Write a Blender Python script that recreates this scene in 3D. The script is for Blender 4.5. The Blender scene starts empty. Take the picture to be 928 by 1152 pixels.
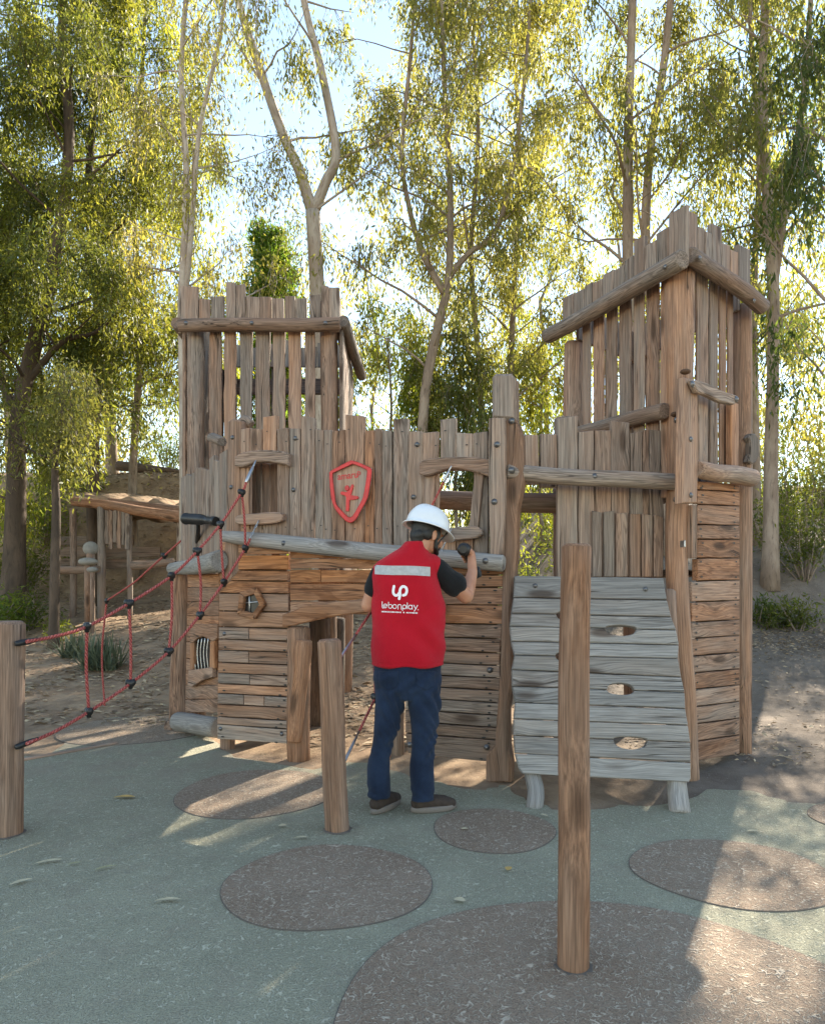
import bpy, math, random
import numpy as np
from mathutils import Vector, Matrix
from mathutils.bvhtree import BVHTree
random.seed(7); RNG = np.random.default_rng(11)
SC = bpy.context.scene
COL = SC.collection
F, CX, HY, EYE = 762.0, 464.0, 660.0, 1.3       # focal length in px, image centre, horizon row, eye height
rad = math.radians
U = random.uniform

def at(px, py, Y):
    return Vector(((px - CX) / F * Y, Y, EYE + (HY - py) / F * Y))
def gnd(px, py):
    Y = EYE * F / (py - HY)
    return Vector(((px - CX) / F * Y, Y, 0.0))

ORIG = {}
def origin(o):
    return ORIG.get(o.name, Vector((0, 0, 0))) if o else Vector((0, 0, 0))
def tag(o, label=None, cat=None, group=None, kind=None):
    if label: o['label'] = label
    if cat: o['category'] = cat
    if group: o['group'] = group
    if kind: o['kind'] = kind
    return o
def thing(name, label, cat, loc, group=None):
    o = bpy.data.objects.new(name, None); COL.objects.link(o)
    o.location = loc; o.empty_display_size = .1
    ORIG[o.name] = Vector(loc)
    return tag(o, label, cat, group)
def link(name, me, parent=None):
    o = bpy.data.objects.new(name, me); COL.objects.link(o)
    if parent: o.parent = parent; ORIG[o.name] = origin(parent)
    return o

class MB:
    """collects polygons in world space and builds ONE mesh object"""
    def __init__(s):
        s.v = []; s.gc = []; s.tint = []; s.f = []; s.mi = []; s.sm = []
    def add(s, verts, faces, gc=None, tint=(0, 1, 0), mi=0, smooth=False):
        b = len(s.v)
        s.v += [tuple(p) for p in verts]
        s.gc += [tuple(p) for p in (gc if gc is not None else verts)]
        s.tint += [(*tint, 1.0)] * len(verts)
        for k, f in enumerate(faces):
            s.f.append(tuple(b + i for i in f)); s.mi.append(mi)
            s.sm.append(smooth[k] if isinstance(smooth, list) else smooth)
        return s
    def build(s, name, mats, parent=None, loc=None):
        me = bpy.data.meshes.new(name)
        og = origin(parent) if loc is None else Vector(loc)
        v = np.array(s.v, dtype=float) - np.array(og)
        me.from_pydata(v.tolist(), [], s.f)
        for m in (mats if isinstance(mats, (list, tuple)) else [mats]): me.materials.append(m)
        me.polygons.foreach_set('material_index', s.mi)
        me.polygons.foreach_set('use_smooth', s.sm)
        a = me.attributes.new('gc', 'FLOAT_VECTOR', 'POINT'); a.data.foreach_set('vector', np.array(s.gc, dtype=np.float32).ravel())
        a = me.attributes.new('tint', 'FLOAT_COLOR', 'POINT'); a.data.foreach_set('color', np.array(s.tint, dtype=np.float32).ravel())
        me.update()
        o = link(name, me, parent)
        if loc is not None and parent is None: o.location = loc
        return o

class Pl:
    """a real plane in the place: origin O, axes A (sideways) and V (up); n faces the camera side"""
    def __init__(s, P, Q, V=(0, 0, 1)):
        s.O = Vector((P[0], P[1], P[2] if len(P) > 2 else 0)); Q3 = Vector((Q[0], Q[1], Q[2] if len(Q) > 2 else 0))
        s.A = (Q3 - s.O).normalized(); s.V = Vector(V).normalized()
        s.n = s.A.cross(s.V).normalized()
        if s.n.y > 0 and abs(s.n.y) > .02: s.n = -s.n
    def uv(s, px, py, d=0.0):
        D = Vector(((px - CX) / F, 1, (HY - py) / F)); E = Vector((0, 0, EYE)) - (s.O + s.n * d)
        M = Matrix((s.A, s.V, -D)).transposed()
        r = M.inverted() @ E
        return r[0], r[1]
    def w(s, u, v, d=0.0):
        return s.O + s.A * u + s.V * v + s.n * d
    def at(s, px, py, d=0.0):
        return s.w(*s.uv(px, py, d), d)

def area2(p):
    return sum(p[i][0] * p[(i + 1) % len(p)][1] - p[(i + 1) % len(p)][0] * p[i][1] for i in range(len(p)))
def inset(poly, c):
    n = len(poly); out = []
    for i in range(n):
        a, b, d = np.array(poly[i - 1]), np.array(poly[i]), np.array(poly[(i + 1) % n])
        e1 = b - a; e2 = d - b
        e1 = e1 / (np.linalg.norm(e1) + 1e-9); e2 = e2 / (np.linalg.norm(e2) + 1e-9)
        n1 = np.array((-e1[1], e1[0])); n2 = np.array((-e2[1], e2[0]))
        m = n1 + n2; L = max(np.dot(m, m), .35)
        out.append(tuple(b + m * (2 * c / L)))
    return out
def prism(mb, pl, poly, d0, d1, along='v', tint=(0, 1, 0), ch=.004, mi=0, backch=True):
    """extruded outline poly [(u,v)] on plane pl between depths d0<d1, chamfered"""
    if area2(poly) < 0: poly = poly[::-1]
    n = len(poly); ins = inset(poly, ch)
    rings = [(ins, d0), (poly, d0 + ch), (poly, d1 - ch), (ins, d1)]
    vs = []; gc = []; s = [U(0, 60) for _ in range(3)]
    for pts, d in rings:
        for (u, v) in pts:
            vs.append(pl.w(u, v, d))
            gc.append((u + s[0], d + s[1], v + s[2]) if along == 'v' else (v + s[0], d + s[1], u + s[2]))
    fs = []
    # orientation: A x V = +-n
    flip = pl.A.cross(pl.V).dot(pl.n) < 0
    for r in range(3):
        for i in range(n):
            j = (i + 1) % n
            q = (r * n + i, r * n + j, (r + 1) * n + j, (r + 1) * n + i)
            fs.append(q[::-1] if flip else q)
    top = tuple(range(3 * n, 4 * n)); bot = tuple(range(n - 1, -1, -1))
    fs.append(top[::-1] if flip else top); fs.append(bot[::-1] if flip else bot)
    mb.add(vs, fs, gc, tint, mi)
def wobble(poly, step, amp):
    out = []; n = len(poly)
    for i in range(n):
        a, b = Vector(poly[i]), Vector(poly[(i + 1) % n]); L = (b - a).length
        k = max(1, int(L / step)); nn = Vector((-(b - a).y, (b - a).x)) / max(L, 1e-6)
        for j in range(k):
            p = a.lerp(b, j / k)
            if j: p = p + nn * U(-amp, amp)
            out.append((p.x, p.y))
    return out
def tnt(warm=.2, val=1.0, dw=.17, dv=.17):
    return (max(0, min(1, warm + U(-dw, dw))), val * (1 + U(-dv, dv)), random.random())
def slat(mb, pl, xl, xr, yt, yb, d0, d1, warm=.2, val=1.0, along='v', amp=.003, cut=1.2, ytr=None, ybr=None, ch=.004):
    """plank given by its picture box on plane pl (front face at d1)"""
    c = U(-cut, cut)
    ytr = yt if ytr is None else ytr; ybr = yb if ybr is None else ybr
    P = [pl.uv(xl, yt + c, d1), pl.uv(xr, ytr - c, d1), pl.uv(xr, ybr, d1), pl.uv(xl, yb, d1)]
    prism(mb, pl, wobble(P, .14, amp), d0, d1, along, tnt(warm, val), ch)
def plank(mb, pl, pxpoly, d0, d1, warm=.2, val=1.0, along='u', amp=.003, ch=.004, step=.14, mi=0):
    P = [pl.uv(x, y, d1) for x, y in pxpoly]
    prism(mb, pl, wobble(P, step, amp), d0, d1, along, tnt(warm, val), ch, mi)
def slat_uv(mb, pl, u0, u1, v0, v1, d0, d1, warm=.2, val=1.0, along='v', amp=.003):
    prism(mb, pl, wobble([(u0, v0), (u1, v0), (u1, v1 + U(-.01, .01)), (u0, v1 + U(-.01, .01))], .2, amp), d0, d1, along, tnt(warm, val))

def spline(pts, n):
    """Catmull-Rom through pts, n samples"""
    P = [Vector(p) for p in pts]
    if len(P) == 2: return [P[0].lerp(P[1], i / (n - 1)) for i in range(n)]
    Q = [P[0] * 2 - P[1]] + P + [P[-1] * 2 - P[-2]]
    out = []
    for i in range(n):
        t = i / (n - 1) * (len(P) - 1); k = min(int(t), len(P) - 2); t -= k
        a, b, c, d = Q[k:k + 4]
        out.append(.5 * (2 * b + (c - a) * t + (2 * a - 5 * b + 4 * c - d) * t * t + (3 * b - a - 3 * c + d) * t ** 3))
    return out
def tube(mb, pts, radii, sides=12, tint=(0, 1, 0), lump=0.0, flat=1.0, mi=0, cap=True, chamf=.18, up=None):
    """round bar along pts; radii list or number; gc = grain along the bar"""
    n = len(pts); P = [Vector(p) for p in pts]
    R = list(radii) if isinstance(radii, (list, tuple, np.ndarray)) else [radii] * n
    if len(R) != n: R = [R[0] + (R[-1] - R[0]) * i / (n - 1) for i in range(n)]
    T = [(P[min(i + 1, n - 1)] - P[max(i - 1, 0)]).normalized() for i in range(n)]
    ref = Vector(up) if up else (Vector((0, 0, 1)) if abs(T[0].z) < .8 else Vector((1, 0, 0)))
    x = T[0].cross(ref).normalized()
    s = [U(0, 60) for _ in range(3)]; ph = [U(0, 6.28) for _ in range(4)]
    rows = []
    acc = 0.0
    for i in range(n):
        if i: acc += (P[i] - P[i - 1]).length
        x = (x - T[i] * x.dot(T[i])).normalized(); y = T[i].cross(x)
        rows.append((P[i], x.copy(), y, R[i], acc))
    if cap and chamf > 0:
        r0 = rows[0]; r1 = rows[-1]; c0 = r0[3] * chamf; c1 = r1[3] * chamf
        rows = [(r0[0], r0[1], r0[2], r0[3] - c0, r0[4])] + [(r0[0] + T[0] * c0, r0[1], r0[2], r0[3], r0[4] + c0)] + rows[1:-1] + \
               [(r1[0] - T[-1] * c1, r1[1], r1[2], r1[3], r1[4] - c1)] + [(r1[0], r1[1], r1[2], r1[3] - c1, r1[4])]
    vs = []; gc = []
    for (p, x, y, r, l) in rows:
        for k in range(sides):
            a = 2 * math.pi * k / sides
            q = r * (1 + lump * (math.sin(2 * a + ph[0] + l * 1.3) + .7 * math.sin(3 * a + ph[1] - l * 2.1) + .5 * math.sin(5 * a + ph[2] + l * 3)))
            c, d = math.cos(a) * q, math.sin(a) * q * flat
            vs.append(p + x * c + y * d); gc.append((c + s[0], d + s[1], l + s[2]))
    m = len(rows); fs = []; sm = []
    for i in range(m - 1):
        for k in range(sides):
            k2 = (k + 1) % sides
            fs.append((i * sides + k, i * sides + k2, (i + 1) * sides + k2, (i + 1) * sides + k)); sm.append(True)
    if cap:
        fs.append(tuple(range(sides - 1, -1, -1))); fs.append(tuple((m - 1) * sides + k for k in range(sides))); sm += [False, False]
    mb.add(vs, fs, gc, tint, mi, sm)
def log(mb, p0, p1, r0, r1=None, warm=.15, val=1.0, bend=.012, segs=9, sides=16, lump=.025):
    r1 = r0 if r1 is None else r1; p0 = Vector(p0); p1 = Vector(p1)
    k = [p0] + [p0.lerp(p1, t) + Vector((U(-bend, bend), U(-bend, bend), U(-bend, bend))) for t in (.33, .66)] + [p1]
    tube(mb, spline(k, segs), [r0 + (r1 - r0) * i / (segs - 1) for i in range(segs)], sides, tnt(warm, val), lump)
def box(mb, c, sx, sy, sz, R=None, tint=(0, 1, 0), mi=0, ch=.0):
    """chamfered box centred at c"""
    R = R or Matrix.Identity(3); c = Vector(c); vs = []; fs = []
    from itertools import product
    if ch <= 0:
        for a, b, d in product((-1, 1), repeat=3): vs.append(c + R @ Vector((a * sx / 2, b * sy / 2, d * sz / 2)))
        fs = [(0, 1, 3, 2), (4, 6, 7, 5), (0, 4, 5, 1), (2, 3, 7, 6), (0, 2, 6, 4), (1, 5, 7, 3)]
        mb.add(vs, fs, None, tint, mi); return
    import bmesh
    bm = bmesh.new(); bmesh.ops.create_cube(bm, size=1)
    for v in bm.verts: v.co = Vector((v.co.x * sx, v.co.y * sy, v.co.z * sz))
    bmesh.ops.bevel(bm, geom=bm.edges[:], offset=ch, segments=2, affect='EDGES', profile=.5)
    bm.verts.index_update()
    vs = [c + R @ v.co for v in bm.verts]; fs = [tuple(v.index for v in f.verts) for f in bm.faces]; bm.free()
    mb.add(vs, fs, None, tint, mi)
def ball(mb, c, rx, ry=None, rz=None, R=None, nu=14, nv=9, tint=(0, 1, 0), mi=0, v0=0.0, v1=1.0):
    ry = rx if ry is None else ry; rz = rx if rz is None else rz; R = R or Matrix.Identity(3); c = Vector(c)
    vs = []; fs = []
    for j in range(nv + 1):
        t = math.pi * (v0 + (v1 - v0) * j / nv)
        for i in range(nu):
            a = 2 * math.pi * i / nu
            vs.append(c + R @ Vector((rx * math.sin(t) * math.cos(a), ry * math.sin(t) * math.sin(a), rz * math.cos(t))))
    for j in range(nv):
        for i in range(nu):
            i2 = (i + 1) % nu
            fs.append((j * nu + i, (j + 1) * nu + i, (j + 1) * nu + i2, j * nu + i2))
    if v1 < 1: fs.append(tuple(nv * nu + i for i in range(nu)))
    mb.add(vs, fs, None, tint, mi, True)

# ---------------------------------------------------------------- materials
def mat(name):
    m = bpy.data.materials.new(name); m.use_nodes = True
    nt = m.node_tree; nt.nodes.clear()
    return m, NT(nt)
class NT:
    def __init__(s, nt): s.t = nt
    def n(s, typ, ins=None, **props):
        nd = s.t.nodes.new(typ)
        for k, v in props.items(): setattr(nd, k, v)
        for k, v in (ins or {}).items():
            if hasattr(v, 'is_linked') or isinstance(v, bpy.types.NodeSocket): s.t.links.new(v, nd.inputs[k])
            else: nd.inputs[k].default_value = v
        return nd
    def math(s, op, a, b=0.0, c=None, clamp=False):
        nd = s.n('ShaderNodeMath', {0: a, 1: b}, operation=op, use_clamp=clamp)
        if c is not None: nd.inputs[2].default_value = c
        return nd.outputs[0]
    def mix(s, f, a, b, blend='MIX'):
        nd = s.n('ShaderNodeMix', data_type='RGBA', blend_type=blend)
        for k, v in ((0, f), (6, a), (7, b)):
            if isinstance(v, bpy.types.NodeSocket): s.t.links.new(v, nd.inputs[k])
            else: nd.inputs[k].default_value = (*v, 1) if isinstance(v, tuple) and len(v) == 3 else v
        return nd.outputs[2]
    def noise(s, vec, scale=1.0, detail=4, rough=.55, dist=0.0):
        return s.n('ShaderNodeTexNoise', {'Vector': vec, 'Scale': scale, 'Detail': detail, 'Roughness': rough, 'Distortion': dist}).outputs['Fac']
    def scale(s, vec, xyz):
        return s.n('ShaderNodeVectorMath', {0: vec, 1: xyz}, operation='MULTIPLY').outputs[0]
    def ramp(s, f, a, b, lo=0.0, hi=1.0):
        return s.n('ShaderNodeMapRange', {'Value': f, 'From Min': a, 'From Max': b, 'To Min': lo, 'To Max': hi}, interpolation_type='SMOOTHSTEP').outputs[0]
    def attr(s, name): return s.n('ShaderNodeAttribute', attribute_name=name)
    def pos(s): return s.n('ShaderNodeNewGeometry').outputs['Position']
    def out(s, shader, disp=None):
        s.n('ShaderNodeOutputMaterial', {'Surface': shader})
    def bump(s, h, strength=.5, dist=.005, normal=None):
        d = {'Height': h, 'Strength': strength, 'Distance': dist}
        if normal is not None: d['Normal'] = normal
        return s.n('ShaderNodeBump', d).outputs[0]
    def bsdf(s, color, rough=.6, normal=None, **kw):
        d = {'Base Color': color if isinstance(color, bpy.types.NodeSocket) else (*color, 1), 'Roughness': rough}
        if normal is not None: d['Normal'] = normal
        for k, v in kw.items(): d[k] = v
        return s.n('ShaderNodeBsdfPrincipled', d).outputs[0]

def wood_mat(name='weathered_wood', gray=(.345, .278, .226), dgray=(.13, .102, .082), warm=(.52, .218, .08), dwarm=(.16, .055, .02), soft=1.0):
    m, t = mat(name)
    gc = t.attr('gc').outputs['Vector']; ti = t.attr('tint').outputs['Color']
    sep = t.n('ShaderNodeSeparateColor', {0: ti}); wa, va, se = sep.outputs[0], sep.outputs[1], sep.outputs[2]
    # knots push the grain aside
    vor = t.n('ShaderNodeTexVoronoi', {'Vector': t.scale(gc, (5.5, 5.5, 1.7)), 'Scale': 1.0, 'Randomness': 1.0}, feature='F1')
    kd = vor.outputs['Distance']
    kn = t.ramp(kd, .09, .23, 1.0, 0.0)
    warp = t.n('ShaderNodeVectorMath', {0: gc, 1: t.n('ShaderNodeCombineXYZ', {0: t.math('MULTIPLY', t.ramp(kd, .05, .5, 1, 0), .035), 1: 0.0, 2: 0.0}).outputs[0]}, operation='ADD').outputs[0]
    blot = t.noise(t.scale(warp, (7, 7, 1.1)), 1, 4, .55, .3)
    fig = t.noise(t.scale(warp, (14, 14, .8)), 1, 3, .5, .25)
    rings = t.math('SINE', t.math('MULTIPLY', fig, 95.0))
    rings = t.ramp(rings, -.3, 1.0)
    fib = t.noise(t.scale(warp, (150, 150, 3.2)), 1, 4, .65)
    fib2 = t.noise(t.scale(warp, (45, 45, 1.5)), 1, 3, .6)
    crn = t.noise(t.scale(warp, (30, 30, .55)), 1, 2, .5)
    crack = t.ramp(t.math('ABSOLUTE', t.math('SUBTRACT', crn, .5)), .004, .018, 1, 0)
    crack = t.math('MULTIPLY', crack, t.ramp(t.noise(t.scale(gc, (6, 6, 1.2)), 1, 2), .48, .62))
    wf = t.math('ADD', wa, t.math('MULTIPLY', t.math('SUBTRACT', blot, .5), 1.1), clamp=True)
    light = t.mix(wf, gray, warm); dark = t.mix(wf, dgray, dwarm)
    ra = t.math('MULTIPLY', t.ramp(se, .0, 1.0, .05, .5), soft); k = t.math('ADD', t.math('MULTIPLY', rings, ra), t.math('MULTIPLY', t.ramp(fib2, .35, .68, 1, 0), .36 * soft), clamp=True)
    hs = t.math('FRACT', t.math('MULTIPLY', se, 7.31)); light = t.mix(t.math('MULTIPLY', hs, .55), light, t.mix(wf, tuple(q * f for q, f in zip(gray, (.86, .87, .9))), tuple(q * f for q, f in zip(warm, (.74, .9, 1.25)))))
    c = t.mix(k, light, dark)
    big = t.noise(t.scale(gc, (5, 5, .9)), 1, 5, .6)
    c = t.mix(t.math('MULTIPLY', t.ramp(big, .56, .74), t.math('ADD', .25 * soft * soft, t.math('MULTIPLY', wa, .6))), c, dark)
    st = t.ramp(t.noise(t.scale(warp, (11, 11, 2.6)), 1, 5, .6, 1.3), .50, .60)
    c = t.mix(t.math('MULTIPLY', st, t.math('MULTIPLY', t.ramp(wf, .35, .95), .55)), c, tuple(x * .8 for x in dwarm))
    c = t.mix(t.math('MULTIPLY', kn, .75), c, (.055, .03, .018))
    c = t.mix(t.math('MULTIPLY', crack, .85), c, (.03, .022, .017))
    v = t.math('MULTIPLY', va, t.ramp(fib, .28, .72, .60, 1.24))
    c = t.mix(1.0, c, t.n('ShaderNodeCombineColor', {0: v, 1: v, 2: v}).outputs[0], 'MULTIPLY')
    h = t.math('ADD', t.math('MULTIPLY', fib, .5), t.math('MULTIPLY', fib2, .6))
    h = t.math('SUBTRACT', h, t.math('MULTIPLY', crack, 1.2))
    h = t.math('ADD', h, t.math('MULTIPLY', rings, .12))
    t.out(t.bsdf(c, .78, t.bump(h, .55, .006), **{'Specular IOR Level': .25}))
    return m
WOOD = wood_mat()
SILVER = wood_mat('silvered_wood', (.34, .32, .295), (.165, .152, .138), (.38, .26, .165), (.17, .10, .055), soft=.7)
def plain(name, col, rough=.5, metal=0.0, bump=0.0, bscale=60, var=.0, spec=.5):
    m, t = mat(name)
    p = t.n('ShaderNodeTexCoord').outputs['Object']
    c = col
    if var:
        nz = t.noise(p, bscale * .25, 5, .6); c = t.mix(t.ramp(nz, .3, .7), tuple(x * (1 - var) for x in col), tuple(min(1, x * (1 + var)) for x in col))
    nrm = t.bump(t.noise(p, bscale, 5, .6), bump, .004) if bump else None
    t.out(t.bsdf(c, rough, nrm, Metallic=metal, **{'Specular IOR Level': spec}))
    return m
BLACKP = plain('black_plastic', (.012, .012, .013), .42, bump=.1)
STEEL = plain('galvanised_steel', (.42, .42, .43), .38, 1.0, .15, 90, .2)
BOLTM = plain('dull_bolt_metal', (.16, .155, .155), .45, .85, .2, 120, .3)
SCREWM = plain('dark_screw', (.02, .018, .016), .6)
REDP = plain('red_painted_wood', (.56, .028, .026), .5, bump=.15, bscale=50, var=.18)
DARKPANE = plain('dark_pane', (.018, .017, .016), .35)  # near-black pane laid flat on the boards, no hollow behind it
HELM = plain('white_helmet_plastic', (.74, .76, .78), .28, var=.04, bscale=14)
def leafy(name, cols, trans, tfac=.45, rough=.5):
    m, t = mat(name)
    ti = t.attr('tint').outputs['Color']; sep = t.n('ShaderNodeSeparateColor', {0: ti})
    hue, val = sep.outputs[0], sep.outputs[1]
    c = t.mix(hue, cols[0], cols[1]); tr = t.mix(hue, trans[0], trans[1])
    vv = t.n('ShaderNodeCombineColor', {0: val, 1: val, 2: val}).outputs[0]
    c = t.mix(1.0, c, vv, 'MULTIPLY'); tr = t.mix(1.0, tr, vv, 'MULTIPLY')
    b = t.bsdf(c, rough, **{'Specular IOR Level': .35})
    tl = t.n('ShaderNodeBsdfTranslucent', {'Color': tr}).outputs[0]
    t.out(t.n('ShaderNodeMixShader', {0: tfac, 1: b, 2: tl}).outputs[0])
    return m
LEAF_E = leafy('eucalyptus_leaf', ((.065, .085, .032), (.115, .112, .036)), ((.29, .32, .06), (.66, .55, .085)), .54)
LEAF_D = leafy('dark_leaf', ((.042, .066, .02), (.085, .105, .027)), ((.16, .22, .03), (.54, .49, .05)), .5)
LEAF_G = leafy('bright_leaf', ((.05, .10, .02), (.11, .14, .025)), ((.22, .38, .03), (.66, .58, .045)), .52)
LEAF_A = leafy('greygreen_blade', ((.09, .12, .085), (.14, .155, .10)), ((.15, .2, .1), (.22, .25, .1)), .2)
def bark_mat(name, a, b, c, sc=1.0):
    m, t = mat(name); gc = t.attr('gc').outputs['Vector']
    n1 = t.noise(t.scale(gc, (5 * sc, 5 * sc, 1.6 * sc)), 1, 6, .65, .5); n2 = t.noise(t.scale(gc, (26, 26, 5)), 1, 5, .65)
    col = t.mix(t.ramp(n1, .35, .62), a, b); col = t.mix(t.ramp(n2, .5, .75), col, c)
    t.out(t.bsdf(col, .85, t.bump(n2, .6, .02), **{'Specular IOR Level': .2}))
    return m
BARK_W = bark_mat('pale_bark', (.46, .40, .33), (.32, .255, .20), (.20, .15, .11))
BARK_T = bark_mat('tan_bark', (.37, .295, .23), (.25, .19, .145), (.12, .088, .065))
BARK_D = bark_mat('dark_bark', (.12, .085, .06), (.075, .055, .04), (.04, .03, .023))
# ---------------------------------------------------------------- ground
def sst(a, b, x):
    t = np.clip((x - a) / (b - a), 0, 1); return t * t * (3 - 2 * t)
def vnoise(x, y, s, seed=0):
    r = np.random.default_rng(seed); tot = 0
    for k in range(5):
        a, b, p, q = r.uniform(-1, 1), r.uniform(-1, 1), r.uniform(0, 6), r.uniform(0, 6)
        nrm = math.hypot(a, b); tot = tot + np.sin((a * x + b * y) / nrm * s * (1 + .45 * k) + p) * np.cos((b * x - a * y) / nrm * s * .8 * (1 + .3 * k) + q)
    return tot / 5
def height(x, y):
    x = np.asarray(x, float); y = np.asarray(y, float)
    rt = sst(1.5, 5.0, x)
    soft = lambda d: np.log1p(np.exp(np.clip(d * 1.6, -40, 40))) / 1.6
    h = (.155 * (1 - rt) + .215 * rt) * soft(y - 7.6)
    lf = 1 - sst(-3.2, -.8, x)
    h = h + lf * 2.7 * sst(14.5, 17.2, y)                       # bank behind the shelter
    h = h + rt * .9 * sst(10.4, 12.5, y)
    h = np.where(y > 30, h - (y - 30) * .10, h)
    far = sst(6.7, 9.0, y)
    h = h + far * (.06 * vnoise(x, y, 1.1, 1) + .025 * vnoise(x, y, 4.0, 2)) + sst(12, 20, y) * .25 * vnoise(x, y, .5, 3)
    return h * sst(6.6, 7.6, y) * 1.0
def hgt(x, y): return float(height(x, y))

def soil_mat():
    m, t = mat('dry_soil'); p = t.pos()
    sx = t.n('ShaderNodeSeparateXYZ', {0: p})
    big = t.noise(p, .55, 4, .6); mid = t.noise(p, 3.5, 6, .65); fine = t.noise(p, 60, 6, .7)
    tan = t.mix(t.ramp(mid, .35, .65), (.37, .265, .175), (.24, .165, .11))
    gry = t.mix(t.ramp(mid, .35, .65), (.21, .172, .138), (.15, .122, .098))
    g = t.math('ADD', t.ramp(sx.outputs[0], .7, 2.1), t.math('MULTIPLY', t.math('SUBTRACT', big, .5), .7), clamp=True)
    c = t.mix(g, tan, gry)
    pb = t.n('ShaderNodeTexVoronoi', {'Vector': p, 'Scale': 38.0}, feature='F1')
    peb = t.ramp(pb.outputs['Distance'], .12, .3, 1, 0); pm = t.math('MULTIPLY', peb, t.ramp(t.noise(p, 9, 2), .52, .62))
    c = t.mix(t.math('MULTIPLY', pm, .55), c, (.42, .36, .29))
    c = t.mix(t.ramp(fine, .55, .8, 0, .6), c, (.10, .075, .055))
    h = t.math('ADD', t.math('MULTIPLY', fine, .7), t.math('ADD', t.math('MULTIPLY', mid, 2.5), t.math('MULTIPLY', pm, .6)))
    t.out(t.bsdf(c, .95, t.bump(h, .7, .02), **{'Specular IOR Level': .1}))
    return m
def rubber_mat(name, c0, c1, c2, dusty):
    m, t = mat(name); p = t.pos()
    sx = t.n('ShaderNodeSeparateXYZ', {0: p})
    w = t.n('ShaderNodeVectorMath', {0: p, 1: t.scale(t.n('ShaderNodeTexNoise', {'Vector': p, 'Scale': 9.0, 'Detail': 2.0}).outputs['Color'], (.09, .09, 0))}, operation='ADD').outputs[0]
    gr = t.n('ShaderNodeTexVoronoi', {'Vector': p, 'Scale': 150.0}, feature='F1')
    # shredded strands: thin curly contour lines of a warped noise
    s1 = t.noise(w, 30, 1.5, .5); s2 = t.noise(w, 47, 1.5, .5)
    l1 = t.ramp(t.math('ABSOLUTE', t.math('SUBTRACT', s1, .5)), .010, .042, 1, 0)
    l2 = t.ramp(t.math('ABSOLUTE', t.math('SUBTRACT', s2, .47)), .010, .044, 1, 0)
    br = t.ramp(t.noise(p, 17, 2), .45, .6)
    ln = t.math('MAXIMUM', t.math('MULTIPLY', l1, br), t.math('MULTIPLY', l2, t.math('SUBTRACT', 1.0, br)))
    big = t.noise(p, 1.3, 5, .65); mid = t.noise(p, 6, 5, .6); fine = t.noise(p, 160, 3, .6)
    c = t.mix(t.ramp(big, .35, .68), c0, c1)
    c = t.mix(t.ramp(fine, .42, .72, 0, .7), c, tuple(x * .42 for x in c0))
    c = t.mix(t.math('MULTIPLY', ln, .72), c, c2)
    chip = t.ramp(t.n('ShaderNodeTexVoronoi', {'Vector': p, 'Scale': 95.0}, feature='F1').outputs['Distance'], .10, .2, 1, 0)
    c = t.mix(t.math('MULTIPLY', chip, t.math('MULTIPLY', t.ramp(t.noise(p, 23, 2), .5, .6), .5)), c, c2)
    # trodden dust, more of it towards the soil edge
    ed = t.ramp(sx.outputs[1], 3.3, 5.4)
    du = t.math('ADD', t.math('MULTIPLY', t.ramp(mid, .46, .72), .5), t.math('MULTIPLY', ed, t.ramp(t.noise(p, 2.6, 6, .7), .42, .62)), clamp=True)
    c = t.mix(t.math('MULTIPLY', du, dusty), c, (.30, .245, .19))
    h = t.math('ADD', t.math('MULTIPLY', ln, .8), t.math('ADD', t.math('MULTIPLY', fine, .8), t.math('MULTIPLY', t.noise(w, 30, 4, .6), 1.1)))
    t.out(t.bsdf(c, .85, t.bump(h, .9, .012), **{'Specular IOR Level': .2}))
    return m
SOIL = soil_mat()
RUB_G = rubber_mat('green_rubber', (.315, .298, .21), (.40, .378, .268), (.62, .585, .44), .55)
RUB_B = rubber_mat('brown_rubber', (.275, .195, .135), (.35, .26, .187), (.68, .57, .44), .45)

JOINT = plain('dark_cut_joint', (.12, .10, .082), .95)
def build_ground():
    xs = np.concatenate([[-400, -200, -100, -60, -40], np.arange(-28, 28.01, .4), [40, 60, 100, 200, 400]])
    ys = np.concatenate([[-300, -100, -40, -20, -10, -5, 0, 3, 5, 6, 6.5], np.arange(6.8, 20, .22), np.arange(20, 44, .8), [50, 60, 80, 120, 200, 400]])
    X, Y = np.meshgrid(xs, ys); Z = height(X, Y)
    Z = np.where(Y > 60, height(X, np.full_like(Y, 60.)), Z)
    nx, ny = len(xs), len(ys)
    v = np.stack([X.ravel(), Y.ravel(), Z.ravel()], 1)
    f = [(j * nx + i, j * nx + i + 1, (j + 1) * nx + i + 1, (j + 1) * nx + i) for j in range(ny - 1) for i in range(nx - 1)]
    mb = MB(); mb.add(v.tolist(), f, smooth=True)
    tag(mb.build('ground', SOIL), kind='structure')
build_ground()
def sheet(name, pts, z, m, lip=.004):
    mb = MB(); n = len(pts)
    vs = [(x, y, z) for x, y in pts] + [(x, y, z - lip) for x, y in pts]
    fs = [tuple(range(n))] + [(i, i + n, (i + 1) % n + n, (i + 1) % n) for i in range(n)]
    mb.add(vs, fs)
    return tag(mb.build(name, m), kind='structure')
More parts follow.
